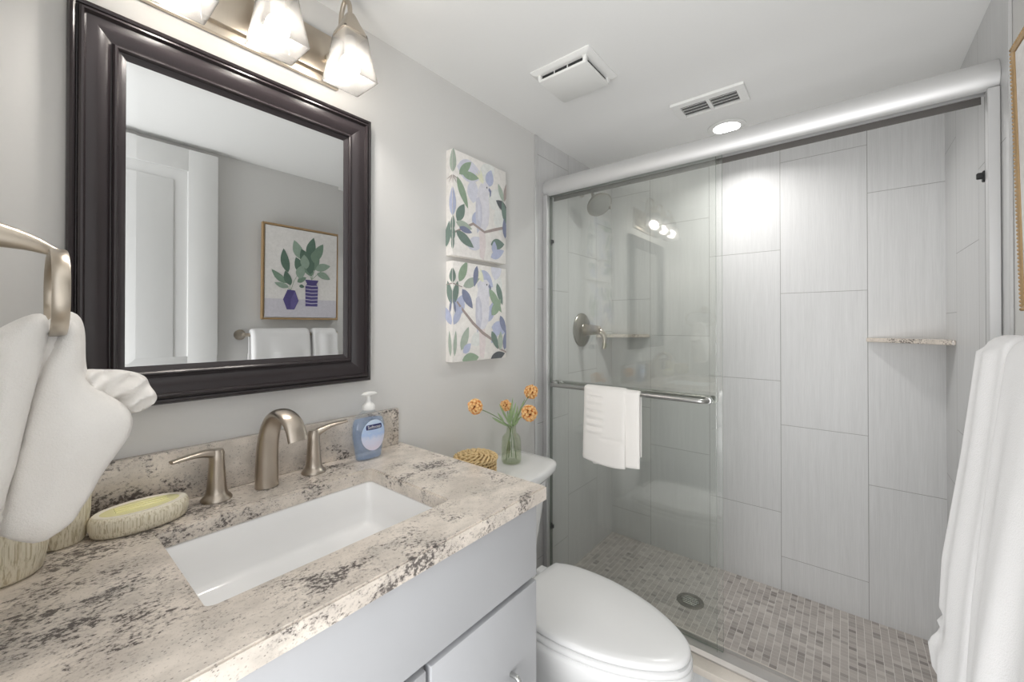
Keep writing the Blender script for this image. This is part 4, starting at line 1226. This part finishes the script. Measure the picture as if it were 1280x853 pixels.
bm = bmesh.new(); loft(bm, [bow(0.205, 0.850, 1.056, 0.042, 0.6990, 0.022), bow(0.228, 0.838, 1.060, 0.048, 0.703, 0.026), bow(0.242, 0.832, 1.063, 0.052, 0.715, 0.028), bow(0.243, 0.831, 1.063, 0.052, 0.734, 0.028), bow(0.240, 0.833, 1.061, 0.052, 0.741, 0.028), bow(0.232, 0.840, 1.056, 0.048, 0.7448, 0.026), bow(0.2, 0.87, 1.03, 0.04, 0.7455, 0.02)]); child('tank_lid', bm, 'porcelain', t, angle=50)
TZ = 0.7456

# wicker basket with lid on the tank
bx2, by2 = 0.968, 0.935
t = thing('wicker_basket', 'small round straw-coloured woven basket with a coiled lid on the tank', 'basket', (bx2, by2, TZ))
def wavy_ring(bm, c, r, z, tr, amp, k, ph, n=96, rad_amp=0.0):
    pts = [Vector((c[0] + (r + rad_amp * cos(k * q + ph)) * cos(q), c[1] + (r + rad_amp * cos(k * q + ph)) * sin(q), z + amp * sin(k * q + ph))) for q in [2 * pi * i / n for i in range(n)]]
    tube(bm, pts, tr, 6, closed=True)
bm = bmesh.new(); lathe(bm, (bx2, by2, TZ), [(0.056, 0.0006), (0.058, 0.01), (0.060, 0.072), (0.0, 0.072)], 40, 2); co = child('core', bm, 'wickerdark', t, 'dark core coloured as shade inside the weave')
def rope(bm, c, r, z, sr, k, ph0=0.0, strands=2, n=120):
    for q_ in range(strands):
        ph = ph0 + 2 * pi * q_ / strands
        tube(bm, [Vector((c[0] + (r + sr * 1.05 * cos(k * a + ph)) * cos(a), c[1] + (r + sr * 1.05 * cos(k * a + ph)) * sin(a), z + sr * 0.75 * sin(k * a + ph))) for a in [2 * pi * i / n for i in range(n)]], sr * 0.62, 6, closed=True)
bm = bmesh.new()
for i in range(6): rope(bm, (bx2, by2), 0.0625, TZ + 0.0072 + i * 0.0122, 0.0048, 16, i * 1.3)
child('basket_body', bm, 'wicker', t)
bm = bmesh.new()
for r, z, k, sr in ((0.0655, 0.0800, 13, 0.0055), (0.0525, 0.0845, 9, 0.0065), (0.036, 0.0875, 7, 0.0070), (0.019, 0.0885, 4, 0.0070)): rope(bm, (bx2, by2), r, TZ + z, sr, k, r * 40)
sphere(bm, (bx2, by2, TZ + 0.088), 0.010, 10, 6, sc=(1, 1, 0.6))
child('basket_lid', bm, 'wicker', t, 'coiled braided lid')
bm = bmesh.new(); lathe(bm, (bx2, by2, TZ), [(0.060, 0.0725), (0.064, 0.075), (0.063, 0.078), (0.02, 0.0815), (0.0, 0.0815)], 40, 2); child('lid_backing', bm, 'wickerdark', t, 'dark disc coloured as shade in the gaps of the lid')

# olive glass vase and its four flowers
vx, vy = 1.187, 0.962
t = thing('bud_vase', 'small olive green glass bottle vase on the toilet tank', 'vase', (vx, vy, TZ))
bm = bmesh.new()
po = [(0.030, 0.0006), (0.0365, 0.003), (0.0385, 0.012), (0.0380, 0.05), (0.0360, 0.085), (0.0335, 0.096), (0.0270, 0.105), (0.0205, 0.110), (0.0190, 0.116), (0.0180, 0.134), (0.0195, 0.139)]
pin = [(r - 0.0022, h) for r, h in reversed(po[1:])]
lathe(bm, (vx, vy, TZ), po + pin + [(0.028, 0.006)], 36, 2); child('glass', bm, 'vaseglass', t, angle=60)
bm = bmesh.new(); lathe(bm, (vx, vy, TZ), [(0.027, 0.0065), (0.0335, 0.010), (0.0350, 0.045), (0.0345, 0.052), (0.0, 0.052)], 32, 2); child('water', bm, 'water', t, 'clear water in the lower half')


def bloom(bm, c, r, axis, seed):
    rnd = random.Random(seed); ax = Vector(axis).normalized(); q = ax.to_track_quat('Z', 'Y')
    sphere(bm, c, r * 0.55, 12, 8, mat=2)
    n = 64
    for i in range(n):
        z = 1 - 2 * (i + 0.5) / n; z = max(z, -0.75) if i % 3 else z
        if z < -0.8: continue
        a = i * 2.39996; rr_ = math.sqrt(max(0, 1 - z * z)); d = q @ Vector((rr_ * cos(a), rr_ * sin(a), z))
        tang = d.cross(Vector((0.3, 0.5, 0.8))).normalized(); bit = d.cross(tang)
        ro = rnd.uniform(0, 6.28); t1 = tang * cos(ro) + bit * sin(ro); t2 = d.cross(t1)
        w_ = r * rnd.uniform(0.20, 0.28); b0 = Vector(c) + d * r * 0.50; b1_ = Vector(c) + d * r * rnd.uniform(0.92, 1.06)
        # small cupped petal: a five-sided funnel open outwards
        vs0 = [bm.verts.new(b0 + t1 * (w_ * 0.3 * cos(k * 1.2566)) + t2 * (w_ * 0.3 * sin(k * 1.2566))) for k in range(5)]
        vs1 = [bm.verts.new(b1_ + t1 * (w_ * cos(k * 1.2566)) + t2 * (w_ * sin(k * 1.2566)) + d * rnd.uniform(-.06, .06) * r) for k in range(5)]
        vc = bm.verts.new(Vector(c) + d * r * 0.72)
        for k in range(5):
            f = bm.faces.new((vs0[k], vs0[(k + 1) % 5], vs1[(k + 1) % 5], vs1[k])); f.material_index = 0
            f = bm.faces.new((vs1[k], vs1[(k + 1) % 5], vc)); f.material_index = 1


def leaf3(bm, base, tip, wd, sag=0.0, nrm=Vector((-0.5, -0.8, 0.2))):
    base, tip = Vector(base), Vector(tip); d = tip - base; sd = d.cross(nrm).normalized(); up = sd.cross(d).normalized()
    Lf, Rt, Md = [], [], []
    n = 7
    for i in range(n + 1):
        u = i / n; w_ = wd * 0.5 * (sin(pi * min(1, u * 0.96 + 0.02))) ** 0.8
        c_ = base + d * u + up * sag * sin(pi * u)
        Md.append(bm.verts.new(c_ + up * 0.12 * w_)); Lf.append(bm.verts.new(c_ + sd * w_)); Rt.append(bm.verts.new(c_ - sd * w_))
    Mb = [bm.verts.new(v.co - up * 0.0012) for v in Md]
    for i in range(n):
        bm.faces.new((Lf[i], Lf[i + 1], Md[i + 1], Md[i])); bm.faces.new((Md[i], Md[i + 1], Rt[i + 1], Rt[i]))
        bm.faces.new((Lf[i + 1], Lf[i], Mb[i], Mb[i + 1])); bm.faces.new((Mb[i + 1], Mb[i], Rt[i], Rt[i + 1]))


def P_at(px, py, y):
    a, b = cam_to_plane_y(px, py, y); return Vector((a, y, b))
zbm = TZ + 0.012
flowers = [((594, 508.5), 0.93, 0.0245, (-0.6, -0.7, 0.3), (-0.02, 0.004), 'orange globe flower leaning far left out of the vase'),
           ((632, 507), 0.985, 0.0205, (-0.4, -0.8, 0.4), (0.004, 0.014), 'smallest orange globe flower, upright just above the vase leaves'),
           ((664, 490), 0.955, 0.0270, (-0.5, -0.8, 0.2), (0.012, -0.010), 'highest orange globe flower, leaning right of the vase'),
           ((661.5, 516.5), 0.905, 0.0300, (-0.6, -0.8, 0.1), (0.014, 0.010), 'largest orange globe flower, low on the right above the tank')]
neck = Vector((vx, vy, TZ + 0.125))
for i, (px, yy, r, ax, foot, lab) in enumerate(flowers):
    c = P_at(px[0], px[1], yy)
    ft = Vector((vx + foot[0] * 1.2, vy + foot[1] * 1.2, zbm))
    t = thing('globe_flower', lab, 'flower', tuple(ft), group=None)
    bm = bmesh.new(); nk = neck + Vector((-foot[0] * -0.35, foot[1] * 0.35, 0))
    hd = c - (c - nk).normalized() * r * 0.5
    mid = nk + (hd - nk) * 0.45 + Vector((0, 0, 0.012))
    tube(bm, smooth_path([ft, ft + (nk - ft) * 0.5, nk, mid, hd], 6), 0.0016, 7); st_ = child('stem', bm, 'stem', t)
    bm = bmesh.new(); bloom(bm, c, r, ax, i); child('bloom', bm, ['orange', 'orange2', 'flowercore'], t, smooth=False)
    bm = bmesh.new(); rnd = random.Random(40 + i)
    tips = {0: [(615, 522), (622, 516)], 1: [(641, 497), (634, 516), (627, 530), (645, 503), (638, 505), (624, 505)], 2: [(650, 512), (647, 507), (656, 499), (644, 515)], 3: [(652, 520), (648, 526), (642, 522), (633, 526)]}[i]
    for (tx_, ty_) in tips:
        tip = P_at(tx_, ty_, vy + rnd.uniform(-0.03, 0.02)); k = rnd.uniform(0.05, 0.4)
        b_ = nk + (mid - nk) * k; 
        leaf3(bm, b_, tip, 0.0085, rnd.uniform(-0.004, 0.006))
    child('leaves', bm, 'leafg', t)


# ------------------------------------------------------------------ right wall: towel bar, bath towels, framed print
BY, BZ = -0.245, 1.207
t = thing('wall_towel_bar', 'satin nickel towel bar with tapered end posts on the right wall', 'towel bar', (1.0, W, BZ))
bm = bmesh.new(); tube(bm, [(0.738, BY, BZ), (1.256, BY, BZ)], 0.009, 16); child('bar', bm, 'nickelw', t)
for x in (0.748, 1.246):
    bm = bmesh.new(); lathe(bm, (x, W + 0.0006, BZ), [(0.027, 0), (0.027, 0.006), (0.021, 0.012), (0.017, 0.026), (0.013, 0.045), (0.011, 0.058), (0.0105, 0.068), (0.0, 0.0725)], 28, 1); child('post', bm, 'nickelw', t)


def pl(tab, z):
    for i in range(len(tab) - 1):
        if tab[i][0] >= z >= tab[i + 1][0]:
            f = (tab[i][0] - z) / (tab[i][0] - tab[i + 1][0]); return tab[i][1] * (1 - f) + tab[i + 1][1] * f
    return tab[-1][1] if z < tab[-1][0] else tab[0][1]


def towel_far(s, z, side):      # s 0 near end .. 1 far end; returns how far the face stands off the bar
    if side < 0: return 0.003 * sin(7 * s)
    far = pl([(1.21, 0.012), (1.0, 0.034), (0.78, 0.062), (0.675, 0.066), (0.662, 0.056), (0.648, 0.070), (0.634, 0.062), (0.60, 0.084), (0.55, 0.077), (0.51, 0.052), (0.48, 0.045)], z)
    near = pl([(1.21, 0.002), (1.0, 0.022), (0.78, 0.045), (0.55, 0.062)], z)
    f = max(0, min(1, s)) ** 1.5
    return near * (1 - f) + far * f + 0.004 * sin(10 * s + 3)
def towel_near(s, z, side):     # s 0 near camera .. 1 far end
    if side < 0: return 0.003 * sin(9 * s)
    base = pl([(1.21, 0.002), (1.0, 0.026), (0.78, 0.048), (0.55, 0.066)], z)
    k = max(0.0, (1.2 - z)) / 0.6
    return base + k * (0.013 * sin(10.5 * s + 1.2 + 0.8 * z) + 0.003 * sin(23 * s + z * 4)) - 0.01 * k * (1 - s)
bm = bmesh.new(); drape(bm, (BY, BZ), None, lambda s: 0.68 + 0.02 * sin(4 * s), lambda s: 0.66, 0.024, (1.086, 1.228), 0, 1, 26, towel_far, rf=0.0096)
bt = finish('bath_towel', bm, 'terry', angle=70); tag(bt, 'white bath towel at the far end of the wall bar, nearest the shower', 'towel', 'bath towels on the wall bar')
bm = bmesh.new(); drape(bm, (BY, BZ), None, lambda s: 0.74 + 0.01 * sin(4 * s), lambda s: 0.70, 0.024, (0.775, 1.070), 0, 1, 44, towel_near, rf=0.0096)
bt = finish('bath_towel', bm, 'terry', angle=70); tag(bt, 'white bath towel filling the right edge, nearer end of the wall bar', 'towel', 'bath towels on the wall bar')

# framed print, hanging with its top tipped a little off the wall
px0, px1, pz0, pz1 = 0.840, 1.262, 1.289, 1.808
pw, ph = px1 - px0, pz1 - pz0
t = thing('framed_print', 'gold beaded frame with plants in two violet vases, seen mostly in the mirror', 'picture', ((px0 + px1) / 2, W + 0.014, pz0))
t.rotation_euler = (math.radians(-1.2), 0, 0)
def fr_mesh(bm):
    fw, dp = 0.009, 0.022
    rings = []
    for s, d in ((0, 0), (0, dp), (0.003, dp + 0.002), (fw - 0.004, dp + 0.002), (fw, dp - 0.0005), (fw, dp - 0.003), (fw, 0)):
        rings.append([Vector((-pw / 2 + s, d, s)), Vector((pw / 2 - s, d, s)), Vector((pw / 2 - s, d, ph - s)), Vector((-pw / 2 + s, d, ph - s))])
    loft(bm, rings, False, False, closed=True)
bm = bmesh.new(); fr_mesh(bm); fo_ = finish('frame', bm, 'gold', t)
bm = bmesh.new()
def beads(a, b):
    a, b = Vector(a), Vector(b); n = int((b - a).length / 0.0078)
    for i in range(n + 1): sphere(bm, a + (b - a) * (i / n), 0.0036, 8, 6)
yb_ = 0.0225; e = 0.0015
for a, b in (((pw / 2 - e, yb_, e), (pw / 2 - e, yb_, ph - e)), ((-pw / 2 + e, yb_, e), (-pw / 2 + e, yb_, ph - e)), ((-pw / 2 + e, yb_, e), (pw / 2 - e, yb_, e)), ((-pw / 2 + e, yb_, ph - e), (pw / 2 - e, yb_, ph - e))): beads(a, b)
finish('beading', bm, 'gold', fo_)
bm = bmesh.new(); box(bm, (-pw / 2 + 0.0125, 0.004, 0.0125), (pw / 2 - 0.0125, 0.0205, ph - 0.0125)); finish('picture_panel', bm, INKM['pic'], t, smooth=False)
X_ = lambda x: x - px0; Z_ = lambda z: z - pz0
Q = [('table', [(0.013, 0.013), (pw - 0.013, 0.013), (pw - 0.013, Z_(1.405)), (0.013, Z_(1.402))])]
def lf(c, x, z, tx_, tz_, wd): Q.append((c, leaf2(X_(x), Z_(z), math.hypot(tx_ - x, tz_ - z), wd, math.atan2(tz_ - z, tx_ - x), bend=0.04)))
for x, z, tx_, tz_ in ((1.10, 1.52, 1.08, 1.70), (1.10, 1.52, 1.16, 1.70), (1.1, 1.52, 1.02, 1.68), (0.985, 1.45, 0.95, 1.60), (0.985, 1.45, 0.90, 1.52), (0.985, 1.45, 1.02, 1.54), (1.1, 1.52, 1.2, 1.60)):
    Q.append(('stemgreen' if 0 else 'moss', strip2([(X_(x), Z_(z)), ((X_(x) + X_(tx_)) / 2, (Z_(z) + Z_(tz_)) / 2 + 0.01), (X_(tx_), Z_(tz_))], [0.003, 0.003, 0.002])))
for a in ((1.09, 1.63, 1.11, 1.765, .055), (1.12, 1.63, 1.165, 1.735, .05), (1.05, 1.63, 1.00, 1.735, .055), (1.09, 1.60, 1.04, 1.69, .06), (1.10, 1.57, 1.14, 1.67, .055), (1.12, 1.58, 1.21, 1.61, .045), (1.06, 1.55, 1.01, 1.64, .055), (1.10, 1.54, 1.07, 1.62, .05), (1.13, 1.56, 1.21, 1.53, .04), (0.97, 1.55, 0.945, 1.68, .045), (0.965, 1.49, 0.885, 1.56, .035), (0.975, 1.47, 0.90, 1.49, .03), (0.985, 1.48, 0.955, 1.56, .04), (1.02, 1.50, 1.07, 1.53, .03), (1.03, 1.52, 1.05, 1.60, .05), (1.03, 1.48, 1.06, 1.475, .02)):
    lf(('plant', 'plant2', 'plant3')[len(Q) % 3], *a)
lf('plant3', 1.09, 1.55, 1.10, 1.66, .05); lf('plant2', 1.07, 1.58, 1.055, 1.66, .05); lf('plant', 1.11, 1.62, 1.135, 1.70, .05)
Q.append(('vase', [(X_(a), Z_(b)) for a, b in ((0.965, 1.345), (1.005, 1.345), (1.028, 1.395), (1.008, 1.452), (0.968, 1.455), (0.945, 1.40))]))
Q.append(('vase2', [(X_(a), Z_(b)) for a, b in ((0.985, 1.345), (1.005, 1.345), (1.028, 1.395), (1.008, 1.452), (0.985, 1.40))]))
Q.append(('vase', [(X_(a), Z_(b)) for a, b in ((1.066, 1.366), (1.135, 1.366), (1.137, 1.48), (1.128, 1.495), (1.14, 1.518), (1.062, 1.518), (1.073, 1.495), (1.064, 1.48))]))
for k in range(6): Q.append(('vaseline', strip2([(X_(1.066), Z_(1.385 + k * 0.02)), (X_(1.10), Z_(1.382 + k * 0.02)), (X_(1.136), Z_(1.385 + k * 0.02))], [0.004, 0.004, 0.004])))
bm, mats = art(Q, pw - 0.013, ph - 0.013, 0.001, lambda u, v, off, side: Vector((-pw / 2 + u, 0.0206 + off, v)) if side == 0 else Vector((-pw / 2, 0.0131, v)))
finish('print', bm, mats, t, smooth=False)['label'] = 'green leaves in two violet vases'
